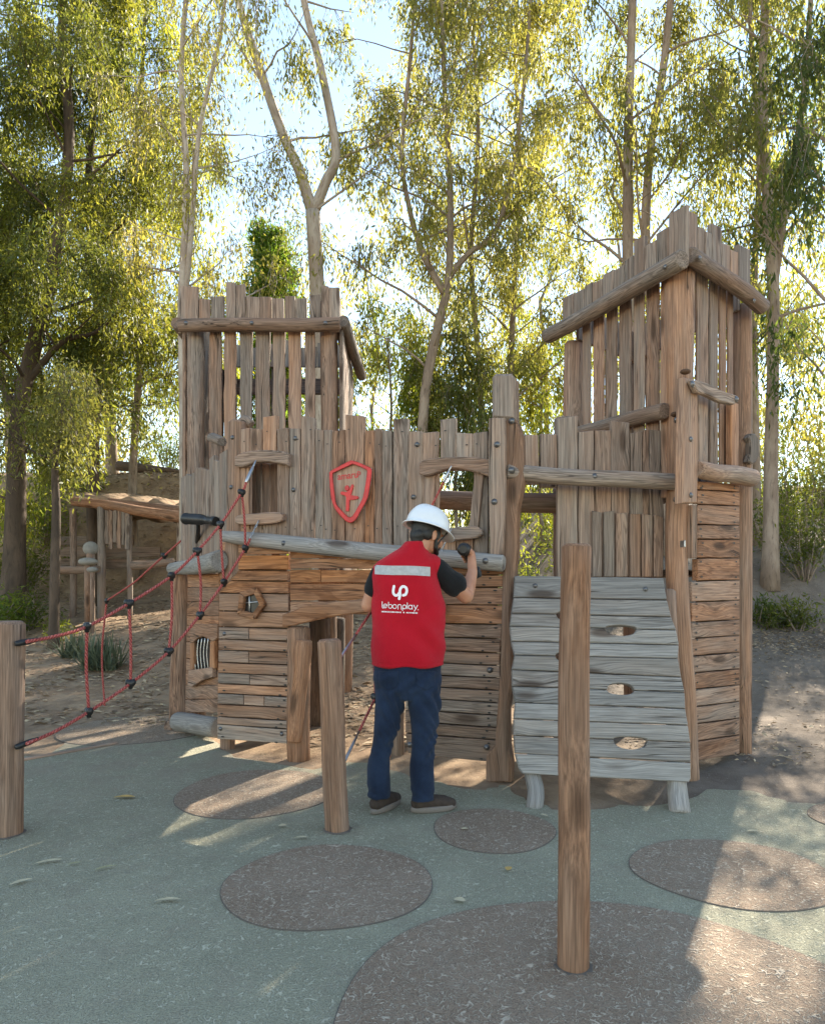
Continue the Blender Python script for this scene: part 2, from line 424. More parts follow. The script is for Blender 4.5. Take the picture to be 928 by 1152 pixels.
def rubber():
    edge = [(-420, 846), (-120, 846), (20, 852), (62, 846), (88, 822), (130, 808), (200, 812), (243, 836), (262, 850), (345, 866), (398, 858), (432, 866), (470, 876), (540, 890), (566, 884), (590, 900),
            (640, 914), (700, 908), (760, 905), (800, 890), (850, 893), (900, 905), (1000, 900), (1400, 888)]
    P = [gnd(*e) for e in edge]
    Q = spline(P, 120)
    pts = [(p.x + .02 * math.sin(i * 1.9) + U(-.012, .012), p.y + .02 * math.sin(i * 1.3) + U(-.015, .015)) for i, p in enumerate(Q)]
    pts += [(9, -2.5), (-9, -2.5)]
    if area2(pts) < 0: pts = pts[::-1]
    sheet('rubber_surface', pts, .006, RUB_G, .008)
    def disc(cx, cy, rx, ry, ph, z=.0105):
        n = 90
        pts = []
        for k in range(n):
            a = 2 * math.pi * k / n; q = 1 + .015 * math.sin(3 * a + ph) + .01 * math.sin(5 * a + 2 * ph)
            pts.append((cx + rx * math.cos(a) * q, cy + ry * math.sin(a) * q))
        mb = MB(); m = len(pts); ins = inset(pts, .0035)
        vs = [(x, y, z) for x, y in ins] + [(x, y, z - .001) for x, y in ins] + [(x, y, z - .0012) for x, y in pts] + [(x, y, z - .005) for x, y in pts]
        fs = [tuple(range(m))] + [(r * m + i, (r + 1) * m + i, (r + 1) * m + (i + 1) % m, r * m + (i + 1) % m) for r in range(3) for i in range(m)]
        mb.add(vs, fs); mb.mi = [0] + [1] * (len(fs) - 1)
        tag(mb.build('rubber_circle', [RUB_B, JOINT]), kind='structure')
    for (cx, cy, rx, ry) in ((286, 895.5, 89, 28), (367, 1002, 120, 49), (556, 937, 69, 25.5), (829, 987, 112, 41), (150, 823, 82, 17), (985, 925, 68, 20)):
        a, b = gnd(cx, cy - ry), gnd(cx, cy + ry); cyw = (a.y + b.y) / 2
        # widest row of the projected circle
        disc((cx - CX) / F * (EYE * F / (cy - HY)), cyw, rx / F * EYE * F / (cy - HY), (a.y - b.y) / 2, U(0, 6))
    A, B, C = (gnd(370, 1150), gnd(928, 1088), gnd(650, 1015))
    ax, ay, bx, by, cx, cy = A.x, A.y, B.x, B.y, C.x, C.y
    d = 2 * (ax * (by - cy) + bx * (cy - ay) + cx * (ay - by))
    ux = ((ax * ax + ay * ay) * (by - cy) + (bx * bx + by * by) * (cy - ay) + (cx * cx + cy * cy) * (ay - by)) / d
    uy = ((ax * ax + ay * ay) * (cx - bx) + (bx * bx + by * by) * (ax - cx) + (cx * cx + cy * cy) * (bx - ax)) / d
    r = math.hypot(ax - ux, ay - uy); print('big circle', ux, uy, r)
    disc(ux, uy, r, r, 1.0)
rubber()
# ---------------------------------------------------------------- the play castle
CASTLE = thing('play_castle', 'weathered wooden play castle with two slatted towers, palisade wall and plank climbing ramp', 'play castle', (.3, 5.2, 0))
def sub(name, mb, parent, mats=WOOD): return mb.build(name, mats, parent)
# bolts: one mesh, copied
def bolt_mesh():
    mb = MB(); prof = [(.0, .020), (.003, .0205), (.004, .0145), (.009, .0125), (.013, .007), (.0145, .001)]
    n = 12; vs = []
    for d, r in prof:
        for k in range(n): vs.append((r * math.cos(2 * math.pi * k / n), -d, r * math.sin(2 * math.pi * k / n)))
    fs = [(j * n + k, j * n + (k + 1) % n, (j + 1) * n + (k + 1) % n, (j + 1) * n + k) for j in range(len(prof) - 1) for k in range(n)]
    fs.append(tuple((len(prof) - 1) * n + k for k in range(n)))
    mb.add(vs, fs, smooth=True); o = mb.build('bolt', BOLTM); me = o.data; bpy.data.objects.remove(o); return me
BOLT = bolt_mesh()
def bolt(pl, px, py, d, parent, s=1.0, dark=False):
    p = pl.at(px, py, d)
    o = bpy.data.objects.new('bolt', BOLT); COL.objects.link(o); o.parent = parent
    o.location = p - origin(parent); o.scale = (s, s, s)
    o.rotation_euler = pl.n.to_track_quat('-Y', 'Z').to_euler(); o.rotation_euler.rotate_axis('Y', U(0, 6))
    return o
def screws(mb, pl, pts, d, r=.006):
    for px, py in pts:
        c = pl.at(px, py, d); a = pl.A * r * U(1.0, 1.8); v = pl.V * r * .7
        vs = []
        for k in range(8):
            an = 2 * math.pi * k / 8; vs.append(c + a * math.cos(an) + v * math.sin(an) + pl.n * .0015)
        f = tuple(range(8))
        if pl.A.cross(pl.V).dot(pl.n) < 0: f = f[::-1]
        mb.add(vs, [f], mi=1)

# ---- central palisade (plane W)
W = Pl((-1.502, 5.35), (.655, 4.5))
def rail_y(px): return 600 + (px - 255) / 310 * 31 + 7      # centre line of the long log
pal = MB()
SL = [(270, 281, 482), (281, 295, 482), (295, 311, 468), (311, 325, 482), (325, 338, 482), (338, 354, 469), (354, 364, 483), (364, 373, 483.5), (373, 388, 484),
      (388, 409.5, 467), (410, 421, 484), (421, 429.5, 482), (429.5, 441, 484), (442, 459, 471), (459, 475, 485), (475, 493, 486),
      (494.5, 513, 471), (513, 532, 487), (532, 549, 486)]
for (a, b, yt) in SL:
    m = (a + b) / 2; g = .6; wm, vl = U(.12, .38), U(.86, 1.16); dd = U(0, .012)
    if 488 < m < 534:                                    # boards cut short above and below the right window
        slat(pal, W, a + g, b - g, yt, 529, .0, .04 + dd, wm, vl)
        slat(pal, W, a + g, b - g, 599, rail_y(m), .0, .04 + dd, wm, vl)
    elif 280 < m < 311:
        slat(pal, W, a + g, b - g, yt, 520, .0, .04 + dd, wm, vl)
        slat(pal, W, a + g, b - g, 580, rail_y(m), .0, .04 + dd, wm, vl)
    else:
        slat(pal, W, a + g, b - g, yt, rail_y(m), .0, .04 + dd, wm + (.12 if m > 380 and m < 450 else 0), vl)
for (a, b, yt) in SL:
    for yy in (yt + U(12, 18), U(590, 597)):
        if not (278 < (a + b) / 2 < 313 and yy > 515): screws(pal, W, [(U(a + 2.5, b - 2.5), yy)], .0535, .0055)
PAL = sub('palisade', pal, CASTLE, [WOOD, SCREWM])
# boards standing behind the left window, with slits of light between
mb = MB()
for a, b in ((279, 287), (288, 293.5), (294.5, 303), (304, 313)): slat(mb, W, a, b, 521, 580, -.16, -.12, .1, .62, amp=.004)
sub('shutter', mb, PAL)
mb = MB(); plank(mb, W, [(534, 528), (544, 530), (541, 560), (536, 606), (526, 606), (530, 570)], .03, .075, .3, 1.0, 'v'); sub('window_jamb', mb, PAL)
mb = MB(); plank(mb, W, [(478, 529), (489, 529), (488.5, 604), (478, 604)], .028, .06, .3, 1.0, 'v'); sub('window_jamb', mb, PAL)
# arched lintels and sills
def curved(pl, xs, top, bot, d0, d1, **k):
    mb = MB(); T = spline([(x, y, 0) for x, y in zip(xs, top)], 12); B = spline([(x, y, 0) for x, y in zip(xs, bot)], 12)
    plank(mb, pl, [(p.x, p.y) for p in T] + [(p.x, p.y) for p in reversed(B)], d0, d1, step=9, ch=.008, **k); return mb
sub('lintel', curved(W, (263.5, 272, 292, 314, 324.5), (514, 509, 506, 507, 510), (524, 525, 519, 521, 524), .045, .105, warm=.12, val=1.05), PAL)
sub('sill', curved(W, (264, 270, 290, 310, 317.5), (582, 579, 577, 576, 578), (588, 590, 590, 588, 585), .045, .11, warm=.12, val=1.05), PAL)
sub('lintel', curved(W, (471, 480, 508, 535, 550), (521, 516, 514, 514, 517), (533, 535, 527, 531, 536), .052, .115, warm=.14, val=1.02), PAL)
sub('sill', curved(W, (490, 505, 520, 535, 541.5), (594, 594, 592.5, 592, 596), (607, 608, 607, 605, 601), .052, .12, warm=.14, val=1.02), PAL)
# left post of the palisade
mb = MB(); plank(mb, W, [(255, 474), (262, 470), (270.5, 473), (271, 530), (270, 600), (268, 645), (246, 668), (253, 600), (255, 530)], -.05, .055, .25, 1.0, 'v', ch=.015)
sub('post', mb, PAL)
mb = MB(); tube(mb, spline([W.at(268, 482, -.07), W.at(276, 473, -.05), W.at(283, 478, -.05)], 7), [.05, .06, .035], 10, tnt(.1, .9), .05); sub('branch_stub', mb, PAL)
mb = MB(); tube(mb, spline([W.at(238, 492, -.5), W.at(250, 497, -.4)], 4), .045, 10, tnt(.05, .8), .05); sub('branch_stub', mb, PAL)
for x, y in ((261.5, 492), (260, 548), (332, 493), (330, 551), (469, 500), (465, 559)): bolt(W, x, y, .056 if x < 265 else .05, PAL, .85)
# the long pale log along the palisade
a, b = W.at(250, 603, .10), W.at(567, 634, .12)
mb = MB(); k = [a] + [W.at(x, y, .11) for x, y in ((300, 609), (380, 617), (470, 625))] + [b]
tube(mb, spline(k, 16), [.038, .048, .053, .056, .058, .059, .06, .061, .062, .062, .062, .062, .061, .06, .058, .056], 18, tnt(.06, 1.0, .02, .02), .03); LOGR = sub('long_rail', mb, CASTLE, SILVER)
bolt(W, 319, 611, .165, LOGR, .9); bolt(W, 546, 631, .178, LOGR, 1.0)
# ---- big split post between wall and ramp
mb = MB()
plank(mb, W, [(553, 424), (557, 419.5), (575, 419.5), (579.5, 425), (580, 472), (553, 470)], -.06, .07, .08, .85, 'v', ch=.018, amp=.004)
plank(mb, W, [(550, 470), (567.5, 470), (568, 540), (566, 600), (564.5, 638), (551, 638), (550, 560), (549, 500)], .062, .115, .28, 1.05, 'v')
plank(mb, W, [(567, 471), (580, 470), (587, 489), (588.5, 540), (582, 570), (581, 620), (578, 650), (574, 690), (577, 722), (577.5, 760), (571, 800), (571.5, 840), (575, 860), (574, 881), (546, 882), (546, 850),
               (556, 838), (559, 800), (562, 760), (563, 700), (565, 640), (566.5, 560)], -.06, .058, .35, .72, 'v', ch=.015)
BIG = sub('post', mb, CASTLE)
for x, y in ((559, 500), (556, 564.5), (575.5, 473.5)): bolt(W, x, y, .118 if x < 570 else .07, BIG, 1.0)
# ---- logs behind the right window, on a post of their own
Wb = Pl((.0, 5.15), (1.1, 5.05))
mb = MB(); log(mb, Wb.at(486, 562, 0), Wb.at(640, 566, 0), .073, .078, .2, .8); LB = sub('rail', mb, CASTLE)
bolt(Wb, 628, 566, .08, LB, .9)
mb = MB(); log(mb, Wb.at(634, 470, -.12), (Wb.at(634, 660, -.12).x, Wb.at(634, 660, -.12).y, 0), .072, .08, .35, .9)
tube(mb, [Wb.at(634, 553, -.05), Wb.at(634, 545, -.02)], [.085, .05], 12, tnt(.2, .7)); sub('post', mb, CASTLE)
# ---- platform inside, put in out of sight to shade the playhouse
mb = MB()
for i in range(9):
    x0 = -1.52 + i * .135
    yw = 5.35 - .394 * (x0 + 1.502) + .12; pl = Pl((x0, yw, 1.345), (x0 + 1, yw, 1.345), (0, 1, 0))
    slat_uv(mb, pl, 0, .13, 0, 6.38 - yw, -.045, 0.0, .1, .8)
log(mb, (-1.55, 5.55, 1.28), (-.35, 5.5, 1.28), .05); sub('platform', mb, CASTLE)

# ---- playhouse front under the wall
ph = MB(); X0 = [247, 247, 247, 247, 246.5, 245.5, 245.5, 245, 245, 244.5, 244, 244, 244, 244.5, 244.5]
rows = [(606, 624, .75), (624.5, 641, .85), (641.5, 653, .7), (653.5, 667, .75), (667.5, 687, .38), (687.5, 705, .62), (705.5, 719, .42), (719.5, 731, .5), (731.5, 745, .42), (745.5, 757, .5), (757.5, 769, .2),
        (769.5, 780, .5), (780.5, 792, .25), (792.5, 806, .48), (806.5, 815, .2), (815.5, 832, .12)]
HW = {}
for i, (ya, yb, wm) in enumerate(rows):
    xa = 247 - min(3, i * .22); 
    if i < 6: xb = 324.5
    else: xb = 334.5 - (i - 6) * 1.25
    sl = (ya - 660) / 175 * 5 + 1.0
    yl = 3.5 if i == 0 else 0
    cuts = [xa, xb]
    if i in (6, 8, 10, 12): cuts = [xa, U(270, 282), xb]
    if i == 12: cuts = [xa, 274, 297, xb]
    for q in range(len(cuts) - 1):
        slat(ph, W, cuts[q] + .3, cuts[q + 1] - .3, ya + .35 + (yl if q == 0 else 0) + sl * (cuts[q] - 245) / 80, yb - .35 + sl * (cuts[q] - 245) / 80, .0, .045 + U(0, .006), wm + U(-.1, .1) - (.2 if q == 0 and len(cuts) > 2 else 0), U(.88, 1.12), 'u', cut=.3,
             ytr=ya + .35 + sl * (cuts[q + 1] - 245) / 80, ybr=yb - .35 + sl * (cuts[q + 1] - 245) / 80, amp=.002)
    if i > 5: screws(ph, W, [(xb - U(5, 9), ya + 3 + sl), (xb - U(8, 15), yb - 2 + sl)] + ([(xa + U(4, 8), yb - 3)] if i % 2 else []), .0525, .009)
PH = tag(sub('playhouse_front', ph, CASTLE, [WOOD, SCREWM]), 'front boarded with warm brown horizontal planks')
for x, y in ((246.5 + 1.5, 820), (317, 826), (252.5, 713)): bolt(W, x, y, .05, PH, .8)
mb = MB(); P = [W.uv(x, y, -.03) for x, y in ((252, 626), (322, 628), (326, 826), (252, 822))]; prism(mb, W, P, -.05, -.03, 'u', (.3, .45, .5)); sub('light_block_board', mb, PH)  # added dark backing, stops light and darkens the plank seams
mb = MB(); P = [W.uv(x, y, -.03) for x, y in ((472, 640), (560, 640), (556, 846), (462, 838))]; prism(mb, W, P, -.05, -.03, 'u', (.3, .45, .5)); LIGHT_BLOCK = mb  # same added dark backing for the boards right of the doorway
# five sided window
pent = [(273.5, 665), (290, 665.5), (294.5, 683), (282, 693), (268, 689)]
pent = [(271, 669), (287, 664), (295, 680), (285, 694), (269, 690)]
wf = MB(); cx = sum(p[0] for p in pent) / 5; cy = sum(p[1] for p in pent) / 5
for i in range(5):
    a, b = pent[i], pent[(i + 1) % 5]
    o = lambda p, s: (cx + (p[0] - cx) * s, cy + (p[1] - cy) * s)
    A0, B0, A1, B1 = o(a, .72), o(b, .72), o(a, 1.2), o(b, 1.2)
    e = .04
    lerp = lambda p, q, t: (p[0] + (q[0] - p[0]) * t, p[1] + (q[1] - p[1]) * t)
    plank(wf, W, [lerp(A0, B0, -.05), lerp(A0, B0, 1.05), lerp(A1, B1, .97), lerp(A1, B1, .03)], .054, .085 + .003 * i, .62, .95, 'u')
sub('window_frame', wf, PH)
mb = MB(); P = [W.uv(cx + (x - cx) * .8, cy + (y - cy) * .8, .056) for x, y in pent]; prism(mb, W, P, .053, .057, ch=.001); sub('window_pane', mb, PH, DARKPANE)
mb = MB()
for (p, q) in (((280.5, 668), (281, 692)), ((270, 679), (292, 677))): tube(mb, [W.at(*p, .062), W.at(*q, .062)], .006, 8)
sub('window_grille', mb, PH, STEEL)
# log edging the doorway, stub posts and inner posts
mb = MB(); tube(mb, spline([W.at(342, 720, .07), W.at(340, 750, .075), W.at(335, 790, .075), W.at(331, 834, .075)], 12), [.062, .066, .066, .064, .06, .06, .058, .058, .06, .06, .06, .058], 14, tnt(.6, 1.0), .04); sub('edge_log', mb, CASTLE)
def stub(px, pt, pb, r, Y, warm=.3, val=.9, name='post', lean=0, r1=None):
    g = gnd(px, pb); Y0 = g.y; z1 = EYE + (HY - pt) / F * Y0
    mb = MB(); log(mb, (g.x + lean, Y0, z1), (g.x, Y0, -.03), r, r1 or r, warm, val, .006); return sub(name, mb, CASTLE)
stub(256, 800, 842, .06, 0, .45); stub(336, 705, 855, .085, 0, .45, .8); stub(360, 695, 815, .10, 0, .15, .55); stub(378, 695, 810, .085, 0, .2, .6); stub(447, 660, 849, .052, 0, .4)
# header boards over the doorway and the bent beam
hd = MB()
HR = [(628, 640, .85), (640.5, 656, .9), (656.5, 676, .9), (676.5, 692, .5)]
for i, (ya, yb, wm) in enumerate(HR):
    cuts = [326, 361, 478] if i == 1 else [326, 425, 495] if i == 3 else [326, 495]
    for q in range(len(cuts) - 1): slat(hd, W, cuts[q] + .2, cuts[q + 1] - .2, ya + .5, yb - .5, .0, .042 + U(0, .004), wm, U(.9, 1.1), 'u', cut=.4)
slat(hd, W, 326, 495, 612, 628, .0, .04, .7, .9, 'u')
sub('header_panel', hd, CASTLE)
mb = curved(W, (317, 330, 345, 380, 420, 460, 500), (692, 687, 681, 677, 673, 675, 680), (705, 704, 700, 693, 688, 688, 692), .044, .10, warm=.72, val=1.05); sub('bent_beam', mb, CASTLE)
# ---- boarded front right of the doorway
dp = MB(); ys = [634, 647, 661, 681, 703, 719, 735, 749, 763, 777, 791, 805, 819, 833, 857]
rx = [565, 565, 565, 565, 564.5, 563, 562, 561.5, 562, 562, 560.5, 561, 560.5, 559, 556]
for i in range(len(ys) - 1):
    wm = .7 if i < 4 else .42 if i < 8 else .22; last = i == len(ys) - 2
    yl = lambda y: y - (y - 660) * .045
    xl = 470 if i < 7 else 456
    pts = [(xl, yl(ys[i]) + .7), (rx[i], ys[i] + .7), (rx[i + 1], ys[i + 1] - .7)] + ([(552, 857.5)] if last else []) + [(xl + (3 if last else 0), yl(ys[i + 1]) - .7)]
    if last: pts[2] = (558, 846)
    plank(dp, W, pts, .0, .042 + U(0, .006), wm + U(-.15, .15), U(.8, 1.1), 'u', amp=.002)
    screws(dp, W, [(rx[i] - U(6, 14), ys[i] + 3.5), (rx[i] - U(10, 22), ys[i + 1] - 3)], .0495, .0085)
DP = sub('lower_panel', dp, CASTLE, [WOOD, SCREWM])
sub('light_block_board', LIGHT_BLOCK, DP)
for x, y in ((551, 754), (547.5, 841), (461, 838)): bolt(W, x, y, .05, DP, 1.0)

# ---- left wing between the palisade and the left tower
WL = Pl((-2.12, 6.25), (-1.475, 5.40))
lw = MB()
for a, b, yt in ((203.5, 209, 536), (209, 215, 534), (215.3, 219, 532), (219.3, 227, 526), (227.3, 234.7, 528), (235, 240, 514), (240.3, 246.5, 518), (247, 254.5, 508)):
    slat(lw, WL, a, b, yt, 640, 0, .035 + U(0, .015), U(.05, .25), U(.85, 1.05), cut=2.5)
LW = sub('wing_palisade', lw, CASTLE)
mb = MB(); tube(mb, spline([WL.at(193, 640, .10), WL.at(220, 637, .12), WL.at(247, 631, .12)], 9), [.05, .07, .085], 16, tnt(.05, .92, .02), .04); sub('rail', mb, CASTLE, SILVER)
g = gnd(205, 808)
mb = MB(); log(mb, (WL.at(204, 642, .03)), (WL.at(203, 800, .03).x, WL.at(203, 800, .03).y, -.02), .075, .1, .3, .75); sub('post', mb, CASTLE)
sp = MB(); ys = [646, 662, 678, 694, 705, 723, 742, 756, 772, 788, 803]
for i in range(len(ys) - 1):
    slat(sp, WL, 211 - .3 * i, 246.5 - .2 * i, ys[i] - 1 + .3, ys[i + 1] - 1 - .3, -.02, .018 + U(0, .004), .75 if i < 7 else .6 if i < 9 else .3, U(.8, 1.05), 'u', cut=.4)
SP = sub('side_panel', sp, CASTLE)
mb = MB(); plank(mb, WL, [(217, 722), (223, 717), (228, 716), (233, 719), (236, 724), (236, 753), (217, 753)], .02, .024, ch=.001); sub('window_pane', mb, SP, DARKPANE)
mb = MB()
plank(mb, WL, [(214, 702), (244.5, 702), (244, 718), (239, 722), (233, 718), (228, 716), (222, 718), (216, 724), (213.5, 723)], .024, .06, .7, 1.0)
plank(mb, WL, [(213.5, 724), (218, 722), (217.5, 753), (213.5, 754)], .024, .055, .65, .95, 'v')
plank(mb, WL, [(236, 722), (241, 720), (241, 752), (235.5, 752)], .024, .055, .65, .95, 'v')
plank(mb, WL, [(212, 754), (235, 751), (238.5, 751), (239, 762), (226, 766), (215, 773), (211, 771)], .024, .062, .5, .95)
sub('window_frame', mb, SP)
mb = MB()
for k in range(5):
    x = 219.5 + k * 3.6; b = 1.5 * math.sin(k)
    tube(mb, spline([WL.at(x + 1, 718, .03), WL.at(x - .8, 735, .04), WL.at(x + 1.2, 756, .03)], 8), .0125, 8, flat=.6)
sub('window_grille', mb, SP, STEEL)
a, b = gnd(196, 826), gnd(244, 832)
mb = MB(); log(mb, at(199, 812, a.y), at(245, 819, b.y - .12), .085, .085, .03, .75); sub('log_step', mb, CASTLE, SILVER)
mb = MB(); log(mb, at(188, 818, 6.1), at(203, 818, 6.25), .06, .06, .2, .7); sub('log_step', mb, CASTLE)

# ---- left tower
LT = Pl((-2.175, 6.4), (-.68, 6.4)); LS = Pl((-.655, 6.36), (-.70, 7.95)); LBk = Pl((-2.2, 7.95), (-.7, 7.95)); LL = Pl((-2.19, 7.9), (-2.16, 6.45))
lt = MB()
z3 = lambda zx: 180 + zx * .2604
z3y = lambda zy: 300 + zy * .2604
for a, b, yt in ((90, 166, 83), (168, 217, 138), (220, 277, 127), (285, 327, 66), (328, 368, 75), (370, 432, 128), (432, 481, 128), (485, 535, 135), (540, 583, 125), (585, 635, 135), (645, 695, 120), (697, 730, 80), (730, 776, 88)):
    slat(lt, LT, z3(a), z3(b) - .3, z3y(yt), 372, .04, .072 + U(0, .012), U(.02, .18), U(.85, 1.08), cut=1.0)
for a, b in ((212, 265), (277, 327), (345, 397), (413, 473), (488, 541), (555, 610), (625, 670)):
    slat(lt, LT, z3(a), z3(b), 358, 560, 0, .032, U(.18, .36), U(.9, 1.1), amp=.005)
zt = LT.uv(300, 322)[1]; zr = LT.uv(300, 365)[1]; zb = 1.3
def side(mb, pl, n, L, zt, zm, zlo, gap=.22, low=True, ang=0):
    for k in range(n):
        u0 = L * k / n; u1 = L * (k + 1) / n; t = zt + U(-.03, .07)
        slat_uv(mb, pl, u0 + .004, u1 - .004, zm - .06, t, .04, .072, .08, U(.85, 1.05))
        if low: slat_uv(mb, pl, u0 + gap * (u1 - u0), u1, zlo, zm + .04, .0, .032, .22, U(.8, 1.0))
side(lt, LS, 10, 1.59, zt - .05, zr, 1.4)
side(lt, LBk, 11, 1.5, zt - .03, zr + .14, 1.4, low=False); side(lt, LL, 11, 1.45, zt, zr, 1.4)
for u in (.0, .55, 1.4): slat_uv(lt, LBk, u, u + .1, 1.4, zr + .2, 0, .03, .2, .8)
LTW = sub('tower', lt, CASTLE)
for (ux, uy, w) in ((-2.06, 6.46, .085), (-.80, 6.46, .09), (-2.12, 7.87, .08), (-.78, 7.87, .08)):
    mb = MB(); log(mb, (ux, uy, zt - .12), (ux, uy, -.02 + hgt(ux, uy) - .1), w * .92, w, .28, .95, .012, 12); sub('post', mb, LTW)
mb = MB(); log(mb, LT.at(201, 366, .12), LT.at(383, 364, .12), .062, .06, .15, .88, .01, 12); r = sub('rail', mb, LTW)
for x in (209, 283, 366): bolt(LT, x, 363, .18, r, .9)
mb = MB(); p0 = LT.at(386, 361, .06); log(mb, p0, Vector((-.60, 8.0, p0.z)), .058, .06, .1, .75); sub('rail', mb, LTW)
mb = MB(); log(mb, (-2.22, 6.38, p0.z), (-2.25, 8.0, p0.z), .058, .06, .1, .75); sub('rail', mb, LTW)
for za, zb_ in ((3.58, 3.76), (2.3, 2.42)):
    mb = MB(); slat_uv(mb, LBk, 0, 1.5, za, zb_, -.1, -.04, .1, .7, 'u'); sub('cross_beam', mb, LTW)
mb = MB()
for i in range(11):
    pl = Pl((-2.15 + i * .13, 6.5, 2.02), (-1, 6.5, 2.02), (0, 1, 0)); slat_uv(mb, pl, 0, .125, 0, 1.4, -.04, 0, .1, .8)
sub('platform', mb, LTW)

# ---- right tower
C0, R0, L0 = Vector((1.817, 4.6)), Vector((2.577, 5.25)), Vector((1.386, 5.9)); B0 = R0 + L0 - C0
RL = Pl(L0, C0); RR = Pl(C0, R0); RBk = Pl(L0, B0); RBr = Pl(B0, R0)
RL.n = Vector((-RL.A.y, RL.A.x, 0)); RL.n = -RL.n if RL.n.dot(Vector((C0.x - 2.2, C0.y - 5.6, 0))) < 0 else RL.n
x5 = lambda zx: 600 + zx * .3017
y5 = lambda zy: 220 + zy * .3017
rt = MB()
topL = [(108, 148, 372), (149, 188, 355), (189, 218, 330), (219, 256, 318), (257, 297, 285), (298, 338, 268), (339, 371, 232), (372, 412, 158), (413, 456, 176), (457, 501, 128), (503, 569, 50)]
def railL(zx): return 520 + (zx - 60) / (560 - 60) * (215 - 520)
for a, b, yt in topL:
    sl = -.55 * (b - a) * .3017
    slat(rt, RL, x5(a) + .2, x5(b) - .2, y5(yt) - sl / 2, y5(railL(a) + 22), .045, .075 + U(0, .012), U(.0, .15), U(.85, 1.08), cut=.4, ytr=y5(yt) + sl / 2, ybr=y5(railL(b) + 22))
for a, b in ((180, 215), (221, 265), (268, 313), (317, 366), (371, 415), (419, 469), (472, 502)):
    slat(rt, RL, x5(a) + .5, x5(b) - 1.3, y5(railL(a) - 10), 560, .012, .028, U(.2, .42), U(.9, 1.1), amp=.005, ytr=y5(railL(b) - 10))
topR = [(571, 613, 60), (614, 641, 118), (642, 667, 135), (668, 703, 110), (704, 735, 180), (736, 764, 205), (765, 810, 190)]
def railR(zx): return 215 + (zx - 585) / (845 - 585) * (400 - 215)
for a, b, yt in topR:
    sl = .45 * (b - a) * .3017
    slat(rt, RR, x5(a) + .15, x5(b) - .15, y5(yt) - sl / 2, y5(railR(a) + 20), .045, .075 + U(0, .012), U(.0, .15), U(.88, 1.1), cut=.4, ytr=y5(yt) + sl / 2, ybr=y5(railR(b) + 20))
for a, b, yb in ((610, 655, 1010), (660, 692, 1010), (696, 722, 1010), (727, 748, 1010)):
    slat(rt, RR, x5(a) + .4, x5(b) - .8, y5(railR(a) - 8), y5(yb), .01, .028, U(.25, .45), U(.9, 1.1), amp=.005, ytr=y5(railR(b) - 8))
ztR = 3.72; zrR = 3.5
side(rt, RBk, 8, 1.0, ztR, zrR, 1.4, low=False); side(rt, RBr, 10, (R0 - B0).length, ztR, zrR, 1.4, low=False)
for u in (.12, .5, .8): slat_uv(rt, RBk, u, u + .09, 1.4, zrR, 0, .03, .2, .8)
for u in (.2, .6, 1.0): slat_uv(rt, RBr, u, u + .09, 1.4, zrR, 0, .03, .2, .8)
RT = sub('tower', rt, CASTLE)
def rpost(p, r0, r1, zt, warm=.35, val=1.0, bend=.02):
    mb = MB(); pts = spline([(p[0], p[1], zt), (p[0] + U(-bend, bend), p[1], zt * .66), (p[0] + U(-bend, bend), p[1], zt * .33), (p[0], p[1], -.04)], 16)
    tube(mb, pts, [r0 + (r1 - r0) * i / 15 for i in range(16)], 18, tnt(warm, val, .05), .05); return sub('post', mb, RT)
mb = MB()
cp = [RL.at(765, 300, -.03), RL.at(765.5, 420, -.03), RL.at(763, 520, -.03), RL.at(760, 610, -.03), RL.at(764, 700, -.03), RL.at(770, 790, -.03)]; cp.append(Vector((cp[-1].x + .01, cp[-1].y, -.05)))
tube(mb, spline(cp, 22), [.098, .096, .094, .09, .088, .086, .084, .082, .08, .078, .076, .076, .076, .074, .072, .072, .072, .072, .074, .076, .08, .085], 20, (.45, 1.05, .3), .06); CP = sub('post', mb, RT)
rpost((RR.at(834.5, 600, -.04).x, RR.at(834.5, 600, -.04).y), .07, .078, 3.5, .42, 1.1, .012)
rpost((RL.at(645, 500, -.05).x, RL.at(645, 500, -.05).y), .085, .095, 3.45, .3, .95, .012)
rpost((B0.x, B0.y), .08, .09, 3.45, .3, .8)
def rlog(pl, p, q, d, r0, r1, warm, val, ref=None):
    mb = MB(); log(mb, pl.at(*p, d), pl.at(*q, d), r0, r1, warm, val, .015, 12); return sub('rail', mb, ref or RT)
r = rlog(RL, (616, 378), (768, 291), .13, .066, .062, .12, .85); bolt(RL, 748, 300, .19, r, .8)
r = rlog(RR, (776, 287), (857, 345), .12, .056, .06, .12, .85); bolt(RR, 787, 290, .18, r, .8); bolt(RR, 848, 338, .18, r, .8)
rlog(RL, (652, 487), (748, 462), .09, .055, .055, .08, .9)
# window in the right face: jambs, lintel, sill log
mb = MB(); plank(mb, RR, [(770, 424), (785, 428), (785.5, 500), (784.5, 566), (768, 566), (769, 500)], .09, .15, .32, 1.08, 'v', ch=.008); J = sub('window_jamb', mb, RT)
for x, y in ((777, 494), (777, 557)): bolt(RR, x, y, .152, J, .9)
bolt(RR, 778.5, 432, .20, J, 1.1)
mb = MB(); plank(mb, RR, [(786, 432), (797, 433), (796, 470), (792, 505), (797, 521), (786, 521)], .04, .08, .3, 1.05, 'v'); sub('window_jamb', mb, RT)
mb = MB(); plank(mb, RR, [(823, 452), (831, 454), (831, 525), (823, 525)], .04, .085, .42, 1.15, 'v'); sub('window_jamb', mb, RT)
mb = MB(); plank(mb, RR, [(779, 428), (784, 427), (797, 431), (812, 439), (829, 444.5), (831, 452), (826, 455), (812, 452), (795, 444), (785, 441)], .152, .195, .12, 1.15, 'u', ch=.008); L = sub('lintel', mb, RT)
bolt(RR, 828, 449, .196, L, 1.1)
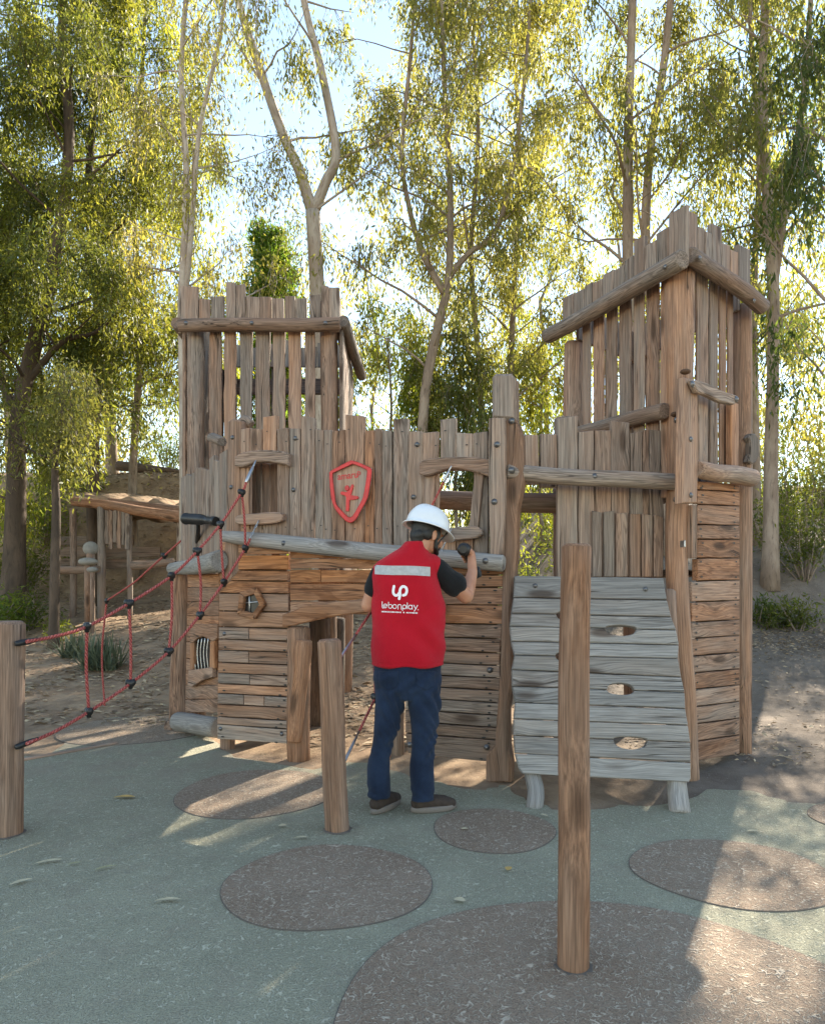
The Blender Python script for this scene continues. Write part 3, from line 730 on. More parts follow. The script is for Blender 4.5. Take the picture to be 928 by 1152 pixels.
mb = MB(); log(mb, RR.at(783, 527, .13), RR.at(846, 538, .12), .058, .066, .15, 1.15, .01); sub('sill_log', mb, RT)
# plank skirt of the right face
sk = MB(); ys = [543, 553, 569, 591, 607, 628, 653, 676, 698, 716, 735, 754, 772, 791, 810, 829, 851]
for i in range(len(ys) - 1):
    xl = 785 if i < 6 else 778.5
    k = lambda y: (y - 625) * .03
    pts = [(xl, ys[i] + .8 + k(ys[i])), (832, ys[i] + .5 - k(ys[i]) * .3), (832, ys[i + 1] - .8 - k(ys[i + 1]) * .3), (xl, ys[i + 1] - .8 + k(ys[i + 1]))]
    plank(sk, RR, pts, .0, .04 + U(0, .006), .62 if i < 6 else .42, U(.85, 1.12), 'u', amp=.002)
    screws(sk, RR, [(828 - U(0, 3), ys[i] + 4), (828 - U(0, 3), ys[i + 1] - 3.5), (xl + U(3, 6), ys[i] + 4), (xl + U(3, 6), ys[i + 1] - 4)], .048, .0095)
plank(sk, RR, [(778.5, 568), (784.5, 568), (784.5, 628), (778.5, 628)], .0, .045, .5, 1.0, 'v')
SK = sub('plank_skirt', sk, RT, [WOOD, SCREWM])
mb = MB(); P = [RR.uv(x, y, -.03) for x, y in ((787, 548), (832, 548), (832, 846), (783, 850))]; prism(mb, RR, P, -.05, -.03, 'u', (.3, .4, .5)); sub('light_block_board', mb, RT)  # added dark board behind the skirt, keeps light out of its seams
mb = MB(); P = [(842.5, 492), (845, 487.5), (850, 487.5), (853.5, 493), (854, 513), (851, 520), (846, 522.5), (842.5, 519), (844.5, 510), (844.5, 498)]
plank(mb, RR, P, .0, .05, .05, .6, 'v', ch=.01); H = sub('hand_grip', mb, RT)
bolt(RL, 761, 472, .085, CP, 1.15); bolt(RL, 760, 562, .075, CP, 1.0); bolt(RL, 764, 538, .08, CP, .8)
for x, y in ((771, 418), (760, 466)):
    mb = MB(); ball(mb, RL.at(x, y, .07), .035, .03, .018); sub('shelf_fungus', mb, CP, plain('bracket_brown', (.09, .045, .022), .8))
mb = MB(); box(mb, RL.at(768, 612, .075), .045, .012, .045, RL.A.to_track_quat('X', 'Z').to_matrix(), ch=.004); sub('metal_plate', mb, CP, STEEL)
for zf in (1.38, 2.05):
    mb = MB(); u = (C0 - L0).normalized()
    for i in range(8):
        t0 = i / 8; a = Vector((*L0.lerp(B0, t0), zf)); b = Vector((*C0.lerp(R0, t0), zf)); w = (B0 - L0) / 8.3
        pl = Pl(a, a + Vector((*w, 0)), (b - a)); slat_uv(mb, pl, .02, w.length, .08, (b - a).length - .08, -.04, 0, .1, .7)
    sub('platform', mb, RT)

# ---- low railing between the big post and the right tower
Wr = Pl((.69, 4.62), (1.76, 4.76)); br = MB()
for a, b, yt, yb in ((591, 605.5, 489, 545), (608, 626, 488, 548), (627.5, 650, 469, 660), (651.5, 668, 485, 645), (669.5, 687, 484, 648), (688, 708, 474, 648), (709, 723, 486, 648), (724, 730, 483, 648), (731, 746.5, 484, 648)):
    slat(br, Wr, a, b, yt, yb, -.04, -.008 + U(0, .012), U(.05, .3), U(.9, 1.1), cut=1.5, amp=.005)
for a, b in ((667, 677), (680, 691), (693.5, 706), (709, 720.5), (722.5, 734), (736, 746)):
    slat(br, Wr, a, b, 578 + U(-3, 3), 649, .0, .03, U(.1, .3), U(.85, 1.05), cut=1.5)
BR = sub('railing', br, CASTLE)
mb = MB(); log(mb, Wr.at(569, 531, .14), Wr.at(769, 543, .16), .057, .057, .1, 1.12, .012, 14); FR = sub('rail', mb, CASTLE)
for x, y in ((575.5, 529), (669, 536), (764, 542)): bolt(Wr, x, y, .2, FR, 1.1)

# ---- climbing ramp
x6 = lambda zx: 560 + zx * .3822
y6 = lambda zy: 500 + zy * .3822
RP = Pl((.66, 4.08, .171), (1.66, 3.99, .171), (0, .36, 1.2))
RP.n = Vector((0, -1.2, .36)).normalized()
rowsL = [(50, 385), (47, 450), (40, 497), (36, 535), (40, 580), (50, 620), (42, 663), (43, 712), (52, 760), (48, 808), (48, 857), (52, 910), (74, 968)]
rowsR = [(487, 392), (498, 458), (510, 507), (525, 546), (533, 590), (530, 630), (540, 685), (550, 730), (552, 778), (560, 827), (567, 877), (568, 937), (567, 994)]
holes = [(3, 363, 46, 9, 20), (7, 362, 40, 19, 13), (10, 391, 50, 8, 27), (2, 208, 36, 8, 18), (5, 206, 36, 12, 16)]
rp = MB()
for i in range(12):
    (xa, ya), (xb, yb) = rowsL[i], rowsR[i]; (xc, yc), (xd, yd) = rowsL[i + 1], rowsR[i + 1]
    tp = []; bt = []
    Y = lambda x, p, q: p[1] + (q[1] - p[1]) * (x - p[0]) / (q[0] - p[0])
    tp.append((xa, ya + 1.2)); bt.append((xc, yc - 1.2))
    for (hi, hx, hw, hu, hd) in sorted(holes, key=lambda h: h[1]):
        if hi == i:
            for k in range(15):
                an = math.pi * k / 14; x = hx - hw * math.cos(an); tp.append((x, Y(x, (xa, ya), (xb, yb)) + 1.2 + hd * math.sin(an) ** .9))
        if hi == i + 1:
            for k in range(15):
                an = math.pi * k / 14; x = hx - hw * math.cos(an); bt.append((x, Y(x, (xc, yc), (xd, yd)) - 1.2 - hu * math.sin(an) ** .9))
    tp.append((xb, yb + 1.2)); 
    if i == 11: tp.append((568, 985)); bt[0] = (74, 969); bt.insert(0, (64, 955)); bt.append((562, 995))
    else: bt.append((xd, yd - 1.2))
    pts = [(x6(x), y6(y)) for x, y in tp + bt[::-1]]
    plank(rp, RP, pts, .0, .048 + U(0, .004), .0, .97 if i > 0 else .82, 'u', ch=.005, step=.2, amp=.002)
RAMP = tag(sub('climbing_ramp', rp, CASTLE, SILVER), 'pale grey plank ramp with oval hand holes and wavy edges')
for zx in (95, 500):
    mb = MB(); log(mb, RP.at(x6(zx), y6(430), -.05), RP.at(x6(zx + 22), y6(940), -.05), .05, .05, .15, .7); sub('bearer', mb, RAMP)
mb = MB(); log(mb, RP.at(600, 850, -.06), gnd(600.5, 909) + Vector((0, 0, -.02)), .047, .05, .05, 1.0); sub('leg', mb, RAMP, SILVER)
mb = MB(); log(mb, RP.at(760, 850, -.06), gnd(765, 914) + Vector((0, 0, -.02)), .05, .062, .05, 1.0); sub('leg', mb, RAMP, SILVER)
for x, y in ((602, 659), (726, 663)): bolt(RP, x, y, .052, RAMP, .75)
# ---------------------------------------------------------------- free standing posts
def timber(name, label, base, top_dx, h, r0, r1, warm, val, knob=False):
    mb = MB(); b = Vector(base); n = 20
    pts = spline([b + Vector((0, 0, -.05)), b + Vector((top_dx * .3 + U(-.006, .006), 0, h * .33)), b + Vector((top_dx * .66 + U(-.006, .006), 0, h * .66)), b + Vector((top_dx, 0, h))], n)
    tube(mb, pts, [r0 + (r1 - r0) * i / (n - 1) + U(-.001, .001) for i in range(n)], 28, tnt(warm, val, .02, .02)[:2] + (.38,), .022, chamf=.22)
    o = tag(mb.build(name, WOOD, loc=b), label, 'post', 'free standing timber posts'); ORIG[o.name] = b
    mb = MB(); R = [r0 + .012 + U(-.012, .003) for _ in range(28)]; c = [2 * math.pi * i / 28 for i in range(28)]
    mb.add([(b.x + R[i] * math.cos(c[i]), b.y + R[i] * math.sin(c[i]), .0122) for i in range(28)] + [(b.x + (R[i] + .004) * math.cos(c[i]), b.y + (R[i] + .004) * math.sin(c[i]), .008) for i in range(28)], [tuple(range(28))] + [(i, i + 28, (i + 1) % 28 + 28, (i + 1) % 28) for i in range(28)])
    mb.build('ground_gap', JOINT, o); return o
g = gnd(644.5, 1090); timber('timber_post', 'tall round timber post standing nearest, in the big brown rubber circle', g, .012, 1.445, .053, .0495, .52, .78)
g = gnd(380, 935); timber('timber_post', 'short leaning timber post left of the worker in red vest', g, -.045, 1.02, .064, .065, .5, .84)
g = gnd(8, 940); timber('timber_post', 'timber post at the left edge holding the red rope net', g, .01, 1.12, .073, .078, .35, .85)
# ---------------------------------------------------------------- rope nets
def rope_mat():
    m, t = mat('red_rope'); gc = t.attr('gc').outputs['Vector']; s = t.n('ShaderNodeSeparateXYZ', {0: gc})
    an = t.math('ARCTAN2', s.outputs[1], s.outputs[0])
    tw = t.math('SINE', t.math('ADD', t.math('MULTIPLY', an, 3.0), t.math('MULTIPLY', s.outputs[2], 260.0)))
    fz = t.noise(gc, 90, 4, .6)
    c = t.mix(t.ramp(tw, -.2, .9), (.30, .045, .038), (.56, .12, .10)); c = t.mix(t.ramp(fz, .5, .75, 0, .6), c, (.66, .36, .31))
    t.out(t.bsdf(c, .8, t.bump(tw, .8, .004)))
    return m
ROPE = rope_mat()
def tube0(mb, pts, r, sides=10):
    """rope: gc centred so the twist reads"""
    n = len(pts); st = random.getstate(); b = len(mb.gc); tube(mb, pts, r, sides, (0, 1, 0))
    # remove the random seed offset on the cross-section axes
    g = np.array(mb.gc[b:]); g[:, 0] -= (g[:, 0].max() + g[:, 0].min()) / 2; g[:, 1] -= (g[:, 1].max() + g[:, 1].min()) / 2; mb.gc[b:] = [tuple(q) for q in g]
def rope(parent, pts, r=.0095):
    mb = MB(); L = sum((Vector(pts[i + 1]) - Vector(pts[i])).length for i in range(len(pts) - 1))
    tube0(mb, spline(pts, max(8, int(L / .04))), r); return sub('rope', mb, parent, ROPE)
def knot(parent, p, s=1.0):
    mb = MB(); R = Matrix.Rotation(U(0, 3), 3, 'Z') @ Matrix.Rotation(U(-.3, .3), 3, 'X')
    ball(mb, p, .027 * s, .023 * s, .027 * s, R, 12, 8)
    for dx in (-1, 1): ball(mb, Vector(p) + R @ Vector((dx * .017 * s, 0, .006 * s)), .016 * s, .019 * s, .021 * s, R, 10, 6)
    tube(mb, [Vector(p) + Vector((0, 0, -.034 * s)), Vector(p) + Vector((0, 0, .02 * s))], .0135 * s, 10)
    return sub('connector', mb, parent, BLACKP)
def ferrule(parent, p, q, m=BLACKP, r=.016, name='ferrule'):
    p, q = Vector(p), Vector(q); mb = MB()
    tube(mb, [p, p.lerp(q, .15), p.lerp(q, .6), q], [r * .8, r, r, r * .7], 12); return sub(name, mb, parent, m)
def chain(parent, p, q, n=7):
    p, q = Vector(p), Vector(q); mb = MB(); d = (q - p) / n; T = d.normalized()
    for i in range(n):
        c = p + d * (i + .5); L = d.length * .68; w = .009
        ref = Vector((0, 0, 1)) if i % 2 else Vector((1, .2, 0)); x = T.cross(ref).normalized()
        ring = [c + T * (L * math.cos(a)) * (1.0) + x * w * math.sin(a) for a in [2 * math.pi * k / 12 for k in range(13)]]
        tube(mb, ring, .0035, 6, cap=False)
    return sub('chain', mb, parent, STEEL)
def polyY(pts, Ya, Yb):
    n = len(pts); x0, x1 = pts[0][0], pts[-1][0]
    return [at(x, y, Ya + (Yb - Ya) * (x - x0) / (x1 - x0)) for x, y in pts]
NET = thing('rope_net', 'red climbing rope net from the left edge post to the left palisade window', 'rope net', (gnd(140, 860).x, gnd(140, 860).y, 0))
ya = 3.47; yb = W.at(288, 516, .12).y; yc = W.at(291, 586, .12).y
up = polyY([(30, 722), (62, 716), (98, 705), (145, 679), (193, 648), (222, 620), (248, 590), (272, 554), (288, 518)], ya, yb)
lo = polyY([(30, 837), (62, 823), (100, 801), (147, 769), (190, 733), (225, 692), (252, 655), (276, 617), (291, 586)], ya, yc)
rope(NET, up[:-1] + [up[-2].lerp(up[-1], .35)]); rope(NET, lo[:-1] + [lo[-2].lerp(lo[-1], .35)])
ferrule(NET, up[-2].lerp(up[-1], .3), up[-2].lerp(up[-1], .8), STEEL, .014); ferrule(NET, up[-2].lerp(up[-1], .78), up[-1], STEEL, .007, 'shackle')
chain(NET, lo[-2].lerp(lo[-1], .35), lo[-1], 5)
ferrule(NET, up[0] + Vector((-.06, 0, -.012)), up[0] + (up[1] - up[0]) * .4); ferrule(NET, lo[0] + Vector((-.06, 0, -.02)), lo[0] + (lo[1] - lo[0]) * .4)
for i in range(2, 8):
    knot(NET, up[i]); knot(NET, lo[i])
    m = up[i].lerp(lo[i], .5) + Vector((U(-.02, .02), 0, 0)); rope(NET, [up[i], m, lo[i]], .0085)
kk = at(196, 634, 4.4); 
NET2 = thing('rope_net', 'red ropes with steel ends running behind the worker to the right palisade window', 'rope net', (gnd(395, 880).x, gnd(395, 880).y, 0))
a0 = at(378, 747, 3.58); a1 = W.at(508, 524, .13); b0 = at(383, 866, 3.6); b1 = W.at(507, 596, .14)
# sagging inside the gap between worker and wall
def sag(a, b, s, n=9): return [Vector(a).lerp(Vector(b), i / (n - 1)) + Vector((0, .38 * math.sin(math.pi * i / (n - 1)), -s * math.sin(math.pi * i / (n - 1)))) for i in range(n)]
su, sl = sag(a0, a1, .04), sag(b0, b1, .05)
rope(NET2, su[1:8] + [su[7].lerp(su[8], .4)], .0075); rope(NET2, sl[1:7], .0075)
ferrule(NET2, su[0], su[1], STEEL, .008, 'turnbuckle'); ferrule(NET2, sl[0], sl[1], STEEL, .008, 'turnbuckle')
ferrule(NET2, su[7].lerp(su[8], .35), su[7].lerp(su[8], .8), STEEL, .012); ferrule(NET2, su[7].lerp(su[8], .78), su[8], STEEL, .006, 'shackle'); chain(NET2, sl[6], b1, 11)
for i in (2, 4, 6): knot(NET2, su[i]); knot(NET2, sl[i]); rope(NET2, [su[i], su[i].lerp(sl[i], .5), sl[i]], .0085)
NET3 = thing('rope_net', 'red rope and black connector hanging off the left tower above the wing log', 'rope net', (-2.2, 6.0, 0))
q = [at(120, 676, 7.2), at(150, 656, 6.9), at(167, 641, 6.7), at(185, 625, 6.5), at(204, 608, 6.35)]
rope(NET3, q); knot(NET3, q[3], 1.0); g = hgt(q[0].x, q[0].y)
rope(NET3, [q[0], Vector((q[0].x - .05, q[0].y, (q[0].z + g) / 2)), Vector((q[0].x - .02, q[0].y, g - .02))]); knot(NET3, q[0])
# ---------------------------------------------------------------- spyglass
SPY = thing('toy_spyglass', 'black plastic toy spyglass mounted on the jagged wing boards', 'spyglass', WL.at(222, 600, .04))
a, b, c, d = at(208, 583.5, 5.62), at(226, 584.5, 5.5), at(231, 585, 5.47), at(243, 586.5, 5.38)
mb = MB(); tube(mb, [a, a.lerp(b, .1), a.lerp(b, .12), b, b.lerp(c, .8), c, d.lerp(c, .3), d.lerp(c, .29), d], [.047, .05, .046, .046, .036, .031, .031, .038, .038], 18, chamf=.08); sub('barrel', mb, SPY, BLACKP)
mb = MB(); p = WL.at(222, 610, .03); tube(mb, [p, at(223, 594, 5.62), at(223, 586, 5.53)], [.02, .016, .016], 10); tube(mb, [WL.at(222, 572, .03), WL.at(222, 612, .03)], .013, 8); sub('bracket', mb, SPY, BLACKP)
# ---------------------------------------------------------------- shield sign
def z7(p): return (360 + p[0] * .08677, 500 + p[1] * .08677)
outer = [(405, 200), (520, 240), (668, 305), (675, 330), (668, 420), (655, 500), (637, 610), (622, 690), (590, 760), (530, 860), (480, 960), (440, 1003), (395, 1020), (345, 1005), (270, 935), (200, 850), (165, 770), (142, 690), (130, 560), (122, 450), (118, 370), (130, 345), (270, 270)]
inner = [(425, 252), (520, 288), (612, 335), (606, 400), (592, 500), (577, 590), (556, 690), (520, 760), (470, 850), (430, 920), (395, 945), (365, 938), (320, 900), (260, 835), (215, 780), (200, 735), (190, 650), (180, 560), (170, 470), (160, 375), (290, 315)]
p = W.at(395, 552, .06)
SIGN = thing('shield_sign', 'wooden shield sign with red border, red dancing figure and red lettering', 'sign', p)
mb = MB(); prism(mb, W, [W.uv(*z7(q), .065) for q in outer], .054, .066, 'v', (.18, 1.25, .3), .002); sub('shield_board', mb, SIGN)
# border: closed ring between outer and inner outlines
def resample(poly, n, start):
    P = [Vector(q) for q in poly]; k = min(range(len(P)), key=lambda i: (P[i] - Vector(start)).length); P = P[k:] + P[:k]; P.append(P[0])
    L = [0]
    for i in range(len(P) - 1): L.append(L[-1] + (P[i + 1] - P[i]).length)
    out = []
    for j in range(n):
        s = L[-1] * j / n; i = max(k for k in range(len(L)) if L[k] <= s + 1e-9); i = min(i, len(P) - 2)
        out.append(P[i].lerp(P[i + 1], (s - L[i]) / max(1e-9, L[i + 1] - L[i])))
    return out
def angsort(poly, n):
    c = (395, 600); out = []
    for j in range(n):
        an = -math.pi / 2 + 2 * math.pi * j / n; dx, dy = math.cos(an), math.sin(an); best = None
        for i in range(len(poly)):
            (x1, y1), (x2, y2) = poly[i], poly[(i + 1) % len(poly)]
            ex, ey = x2 - x1, y2 - y1; den = dx * ey - dy * ex
            if abs(den) < 1e-9: continue
            t = ((x1 - c[0]) * ey - (y1 - c[1]) * ex) / den; s = ((x1 - c[0]) * dy - (y1 - c[1]) * dx) / den
            if t > 0 and -1e-6 <= s <= 1 + 1e-6: best = max(best or 0, t)
        out.append((c[0] + dx * best, c[1] + dy * best))
    return out
n = 72; OU, IN = angsort(outer, n), angsort(inner, n)
mb = MB(); vs = []
lp = lambda a, b, t: (a[0] + (b[0] - a[0]) * t, a[1] + (b[1] - a[1]) * t)
prof = [(0, .058), (0, .088), (.14, .096), (.86, .096), (1, .088), (1, .058)]
for t, d in prof:
    for a, b in zip(OU, IN): vs.append(W.at(*z7(lp(a, b, t)), d))
fs = []
for r in range(len(prof) - 1):
    for k in range(n): fs.append((r * n + k, r * n + (k + 1) % n, (r + 1) * n + (k + 1) % n, (r + 1) * n + k))
mb.add(vs, fs); sub('shield_border', mb, SIGN, REDP)
fig = [(335, 865), (375, 868), (385, 720), (440, 718), (490, 706), (503, 690), (490, 672), (430, 664), (402, 655), (415, 610), (436, 540), (430, 518), (412, 518), (398, 545), (378, 590), (340, 618), (280, 610), (264, 632), (278, 652), (325, 662), (340, 690)]
mb = MB(); prism(mb, W, [W.uv(*z7(q), .072) for q in fig], .066, .076, 'v', ch=.002)
hd = [(350 + 28 * math.cos(a) , 565 + 36 * math.sin(a)) for a in [2 * math.pi * k / 16 for k in range(16)]]
prism(mb, W, [W.uv(*z7(q), .072) for q in hd], .066, .076, 'v', ch=.002); sub('figure_emblem', mb, SIGN, REDP)

def text_mesh(body, bold=0.0):
    cu = bpy.data.curves.new('lettering', 'FONT'); cu.body = body; cu.size = 1; cu.offset = bold; cu.resolution_u = 6; cu.fill_mode = 'FRONT'
    o = bpy.data.objects.new('lettering', cu); COL.objects.link(o); dg = bpy.context.evaluated_depsgraph_get(); dg.update()
    me = bpy.data.meshes.new_from_object(o.evaluated_get(dg)); bpy.data.objects.remove(o); bpy.data.curves.remove(cu)
    v = np.array([x.co[:2] for x in me.vertices]); f = [tuple(p.vertices) for p in me.polygons]; bpy.data.meshes.remove(me)
    return v, f
def put_text(mb, v, f, fn):
    """fn(x, y in 0..1 of the text box) -> world point"""
    lo_, hi_ = v.min(0), v.max(0); k = (v - lo_) / (hi_ - lo_)
    mb.add([fn(x, y) for x, y in k], f)
mb = MB()
v, f = text_mesh('amaru', .014)
# the word climbs to the right
def sgn(x, y):
    px = 228 + x * 260; py = 462 - x * 32 - y * 62
    return W.at(*z7((px, py)), .0685)
put_text(mb, v, f, sgn)
v, f = text_mesh('p', .014); put_text(mb, v, f, lambda x, y: W.at(*z7((485 + x * 42, 425 - y * 78)), .0688))
sub('lettering', mb, SIGN, REDP)
# ---------------------------------------------------------------- fallen leaves on the rubber
def dryleaf(label, px, py, L, ang, wid, col, curl=.16):
    g = gnd(px, py); mb = MB(); n = 9; vs = []; fs = []
    for i in range(n):
        t = i / (n - 1); w = wid * math.sin(math.pi * min(1, .04 + t * .96)) ** .8 + .0008
        x = (t - .5) * L; bend = .12 * L * math.sin(math.pi * t)
        for s, hz in ((-1, 1), (0, 0), (1, 1)):
            lx, ly = x, bend + s * w; z = .018 + hz * w * curl + .25 * L * curl * (t - .5) ** 2
            vs.append((g.x + lx * math.cos(ang) - ly * math.sin(ang), g.y + lx * math.sin(ang) + ly * math.cos(ang), z))
    for i in range(n - 1):
        for s in (0, 1): fs.append((i * 3 + s, i * 3 + s + 1, i * 3 + s + 4, i * 3 + s + 3))
    mb.add(vs, fs, smooth=True)
    tag(mb.build('fallen_leaf', col, loc=(g.x, g.y, 0)), label, 'leaf', 'dry leaves fallen on the rubber')
DL_Y = plain('dry_yellow_leaf', (.52, .33, .10), .7, var=.2, bscale=60); DL_P = plain('dry_pale_leaf', (.55, .47, .30), .7, var=.2, bscale=60); DL_O = plain('dry_olive_leaf', (.36, .33, .17), .7, var=.2, bscale=60)
dryleaf('broad yellow dry leaf right of the left edge post', 140, 900.5, .125, .1, .022, DL_Y)
dryleaf('slim pale leaf lying left of the middle brown circle', 189, 1018, .105, .12, .010, DL_P)
dryleaf('curled pale leaf near the left picture edge in front of the edge post', 24, 997, .09, .75, .012, DL_P)
dryleaf('long pale leaf in front of the left edge post, farther of the pair', 55, 974, .12, .45, .011, DL_P)
dryleaf('narrow olive leaf right of the pale leaves by the left edge post', 119, 981, .10, .6, .007, DL_O)
dryleaf('short olive leaf between pale and narrow leaves on green rubber', 84, 976, .06, .5, .007, DL_O)
dryleaf('pale leaf just in front of the short leaning post', 339, 946.5, .075, .1, .009, DL_P)
dryleaf('small roundish white leaf left of the short leaning post', 318, 933, .045, .3, .018, DL_P)
dryleaf('small pale leaf between the two nearest brown circles', 517, 1018, .05, -.4, .016, DL_P)
dryleaf('small yellow leaf in the brown circle right of the worker', 523, 936.5, .04, .2, .012, DL_P)
dryleaf('pale leaf beside the right brown circle, far side', 847, 939, .06, .1, .009, DL_P)
dryleaf('yellow leaf between the worker and the nearest tall post', 573, 982, .045, 1.0, .015, DL_Y)
dryleaf('pale chip like leaf under the ramp edge', 612, 921, .05, -.7, .01, DL_P)
# ---------------------------------------------------------------- the worker
PX0, PY0 = gnd(462, 914).x, 3.9
def wp(px, py, dy=0.0):
    """point at the worker's depth plus dy"""
    return at(px, py, PY0 + dy)
MAN = thing('person', 'person in white hard hat, red vest and dark jeans holding a drill to the wall', 'person', (PX0, PY0, 0))
def capsule(mb, a, b, ra, rb, n=14):
    """closed tapered limb with round ends"""
    a, b = Vector(a), Vector(b); T = (b - a); L = T.length; T = T / max(L, 1e-6)
    x = T.cross(Vector((0, 0, 1)) if abs(T.z) < .9 else Vector((1, 0, 0))).normalized(); y = T.cross(x)
    prof = [(-ra * math.cos(t), ra * math.sin(t)) for t in (.25, .7, 1.15, math.pi / 2)] + [(L + rb * math.cos(t), rb * math.sin(t)) for t in (math.pi / 2, 1.15, .7, .25)]
    vs = []; fs = []
    for s, r in prof:
        for k in range(n): an = 2 * math.pi * k / n; vs.append(a + T * s + (x * math.cos(an) + y * math.sin(an)) * r)
    for j in range(len(prof) - 1):
        for k in range(n): fs.append((j * n + k, j * n + (k + 1) % n, (j + 1) * n + (k + 1) % n, (j + 1) * n + k))
    fs.append(tuple(range(n - 1, -1, -1))); fs.append(tuple((len(prof) - 1) * n + k for k in range(n)))
    mb.add(vs, fs)
def chainlimb(mb, pts, rs):
    for i in range(len(pts) - 1): capsule(mb, pts[i], pts[i + 1], rs[i], rs[i + 1])
def loft(mb, rings, n=28, power=2.0):
    """rings: (cx, cy, z, rx, ry); closed body"""
    vs = []; fs = []
    for (cx, cy, z, rx, ry) in rings:
        for k in range(n):
            a = 2 * math.pi * k / n; c, s = math.cos(a), math.sin(a)
            q = (abs(c) ** power + abs(s) ** power) ** (-1 / power)
            vs.append((cx + rx * c * q, cy + ry * s * q, z))
    m = len(rings)
    for j in range(m - 1):
        for k in range(n): fs.append((j * n + k, j * n + (k + 1) % n, (j + 1) * n + (k + 1) % n, (j + 1) * n + k))
    fs.append(tuple(range(n - 1, -1, -1))); fs.append(tuple((m - 1) * n + k for k in range(n)))
    if rings[0][2] > rings[-1][2]: fs = [f[::-1] for f in fs]
    mb.add(vs, fs)
def fuse(mb, name, voxel, smooth, mats, parent, deform=None):
    """voxel-unite closed shells into one continuous surface"""
    me = bpy.data.meshes.new(name); me.from_pydata(mb.v, [], mb.f); o = bpy.data.objects.new(name, me); COL.objects.link(o)
    r = o.modifiers.new('r', 'REMESH'); r.mode = 'VOXEL'; r.voxel_size = voxel; r.use_smooth_shade = True
    s = o.modifiers.new('s', 'SMOOTH'); s.iterations = smooth; s.factor = .5
    dg = bpy.context.evaluated_depsgraph_get(); dg.update()
    out = bpy.data.meshes.new_from_object(o.evaluated_get(dg)); bpy.data.objects.remove(o); bpy.data.meshes.remove(me)
    n = len(out.vertices); co = np.empty(n * 3); out.vertices.foreach_get('co', co); co = co.reshape(-1, 3)
    if deform is not None:
        nr = np.empty(n * 3); out.vertices.foreach_get('normal', nr); co = deform(co, nr.reshape(-1, 3))
    co = co - np.array(origin(parent)); out.vertices.foreach_set('co', co.ravel()); out.update()
    out.name = name; out.materials.clear()
    for m in mats: out.materials.append(m)
    out.polygons.foreach_set('use_smooth', [True] * len(out.polygons))
    return link(name, out, parent)

def skin_mat():
    m, t = mat('skin'); p = t.n('ShaderNodeTexCoord').outputs['Object']
    c = t.mix(t.ramp(t.noise(p, 14, 4), .3, .7), (.50, .25, .155), (.42, .195, .115))
    t.out(t.bsdf(c, .5, t.bump(t.noise(p, 220, 3), .15, .002), **{'Subsurface Weight': .12, 'Subsurface Radius': (.01, .004, .002), 'Subsurface Scale': .5, 'Specular IOR Level': .4})); return m
SKIN = skin_mat()
def cloth_mat(name, a, b, weave=700, rough=.85, bump=.2, fold=.0):
    m, t = mat(name); p = t.n('ShaderNodeTexCoord').outputs['Object']
    n1 = t.noise(p, 5, 5, .6); c = t.mix(t.ramp(n1, .3, .7), a, b)
    h = t.math('ADD', t.noise(p, weave, 2), t.math('MULTIPLY', t.noise(p, 11, 4, .55, .6), fold))
    t.out(t.bsdf(c, rough, t.bump(h, bump, .012), **{'Sheen Weight': .08, 'Specular IOR Level': .2})); return m
RED = cloth_mat('red_vest_cloth', (.46, .004, .016), (.52, .006, .02), 500, .8, .55, 2.2)
TEE = cloth_mat('black_cotton', (.009, .009, .010), (.013, .013, .014), 500, .9, .3, 1.0)
DEN = cloth_mat('dark_denim', (.007, .014, .034), (.020, .036, .074), 600, .85, .4, 1.6)
SHOE = plain('brown_suede', (.045, .03, .022), .85, bump=.3, bscale=120, var=.25)
SOLE = plain('taupe_sole', (.17, .145, .125), .7, bump=.15, bscale=90)
HAIRM = plain('black_hair', (.008, .007, .006), .5, bump=.6, bscale=160, var=.3)
REFL = plain('grey_reflective_tape', (.40, .40, .385), .45, bump=.15, bscale=200, var=.12)
WHITE_P = plain('white_print', (.85, .80, .82), .6)

body = MB()
# trunk, kept under the clothes
Z = lambda py: EYE + (HY - py) / F * PY0
Xp = lambda px: (px - CX) / F * PY0
tor = [(459, 742, 74, .105), (459, 700, 68, .10), (459, 660, 70, .105), (459, 635, 66, .10), (462, 622, 40, .075)]
loft(body, [(Xp(c), PY0 + .02, Z(y), w * .5 * .00512, d) for c, y, w, d in tor])
# head frame: turned right, pitched down
HC = wp(481, 601, .05)
HR = Matrix.Rotation(rad(-50), 3, 'Z') @ Matrix.Rotation(rad(-20), 3, 'X')
hp = lambda x, y, z: HC + HR @ Vector((x, y, z))
ball(body, hp(0, -.012, .02), .074, .093, .094, HR, 24, 16)
ball(body, hp(0, .03, -.035), .058, .068, .075, HR, 20, 14)
ball(body, hp(0, .066, -.085), .028, .024, .022, HR, 12, 8)            # chin
for s in (-1, 1):
    ball(body, hp(.042 * s, .055, -.028), .024, .028, .024, HR, 12, 8)    # cheek
    ball(body, hp(.074 * s, -.008, -.012), .008, .019, .032, HR @ Matrix.Rotation(rad(10), 3, 'X'), 12, 8)   # ear
    ball(body, hp(.076 * s, -.010, -.038), .007, .011, .011, HR, 10, 6)
    ball(body, hp(.030 * s, .080, .022), .020, .010, .008, HR, 10, 6)    # brow
capsule(body, hp(0, .088, .008), hp(0, .108, -.028), .009, .014); ball(body, hp(0, .098, -.033), .018, .014, .010, HR, 10, 6)
for dz, r in ((-.056, .0075), (-.067, .008)): capsule(body, hp(-.018, .089, dz), hp(.018, .089, dz), r, r)
chainlimb(body, [wp(466, 628, .0), hp(0, -.022, -.06), hp(0, -.01, .0)], [.056, .056, .055])
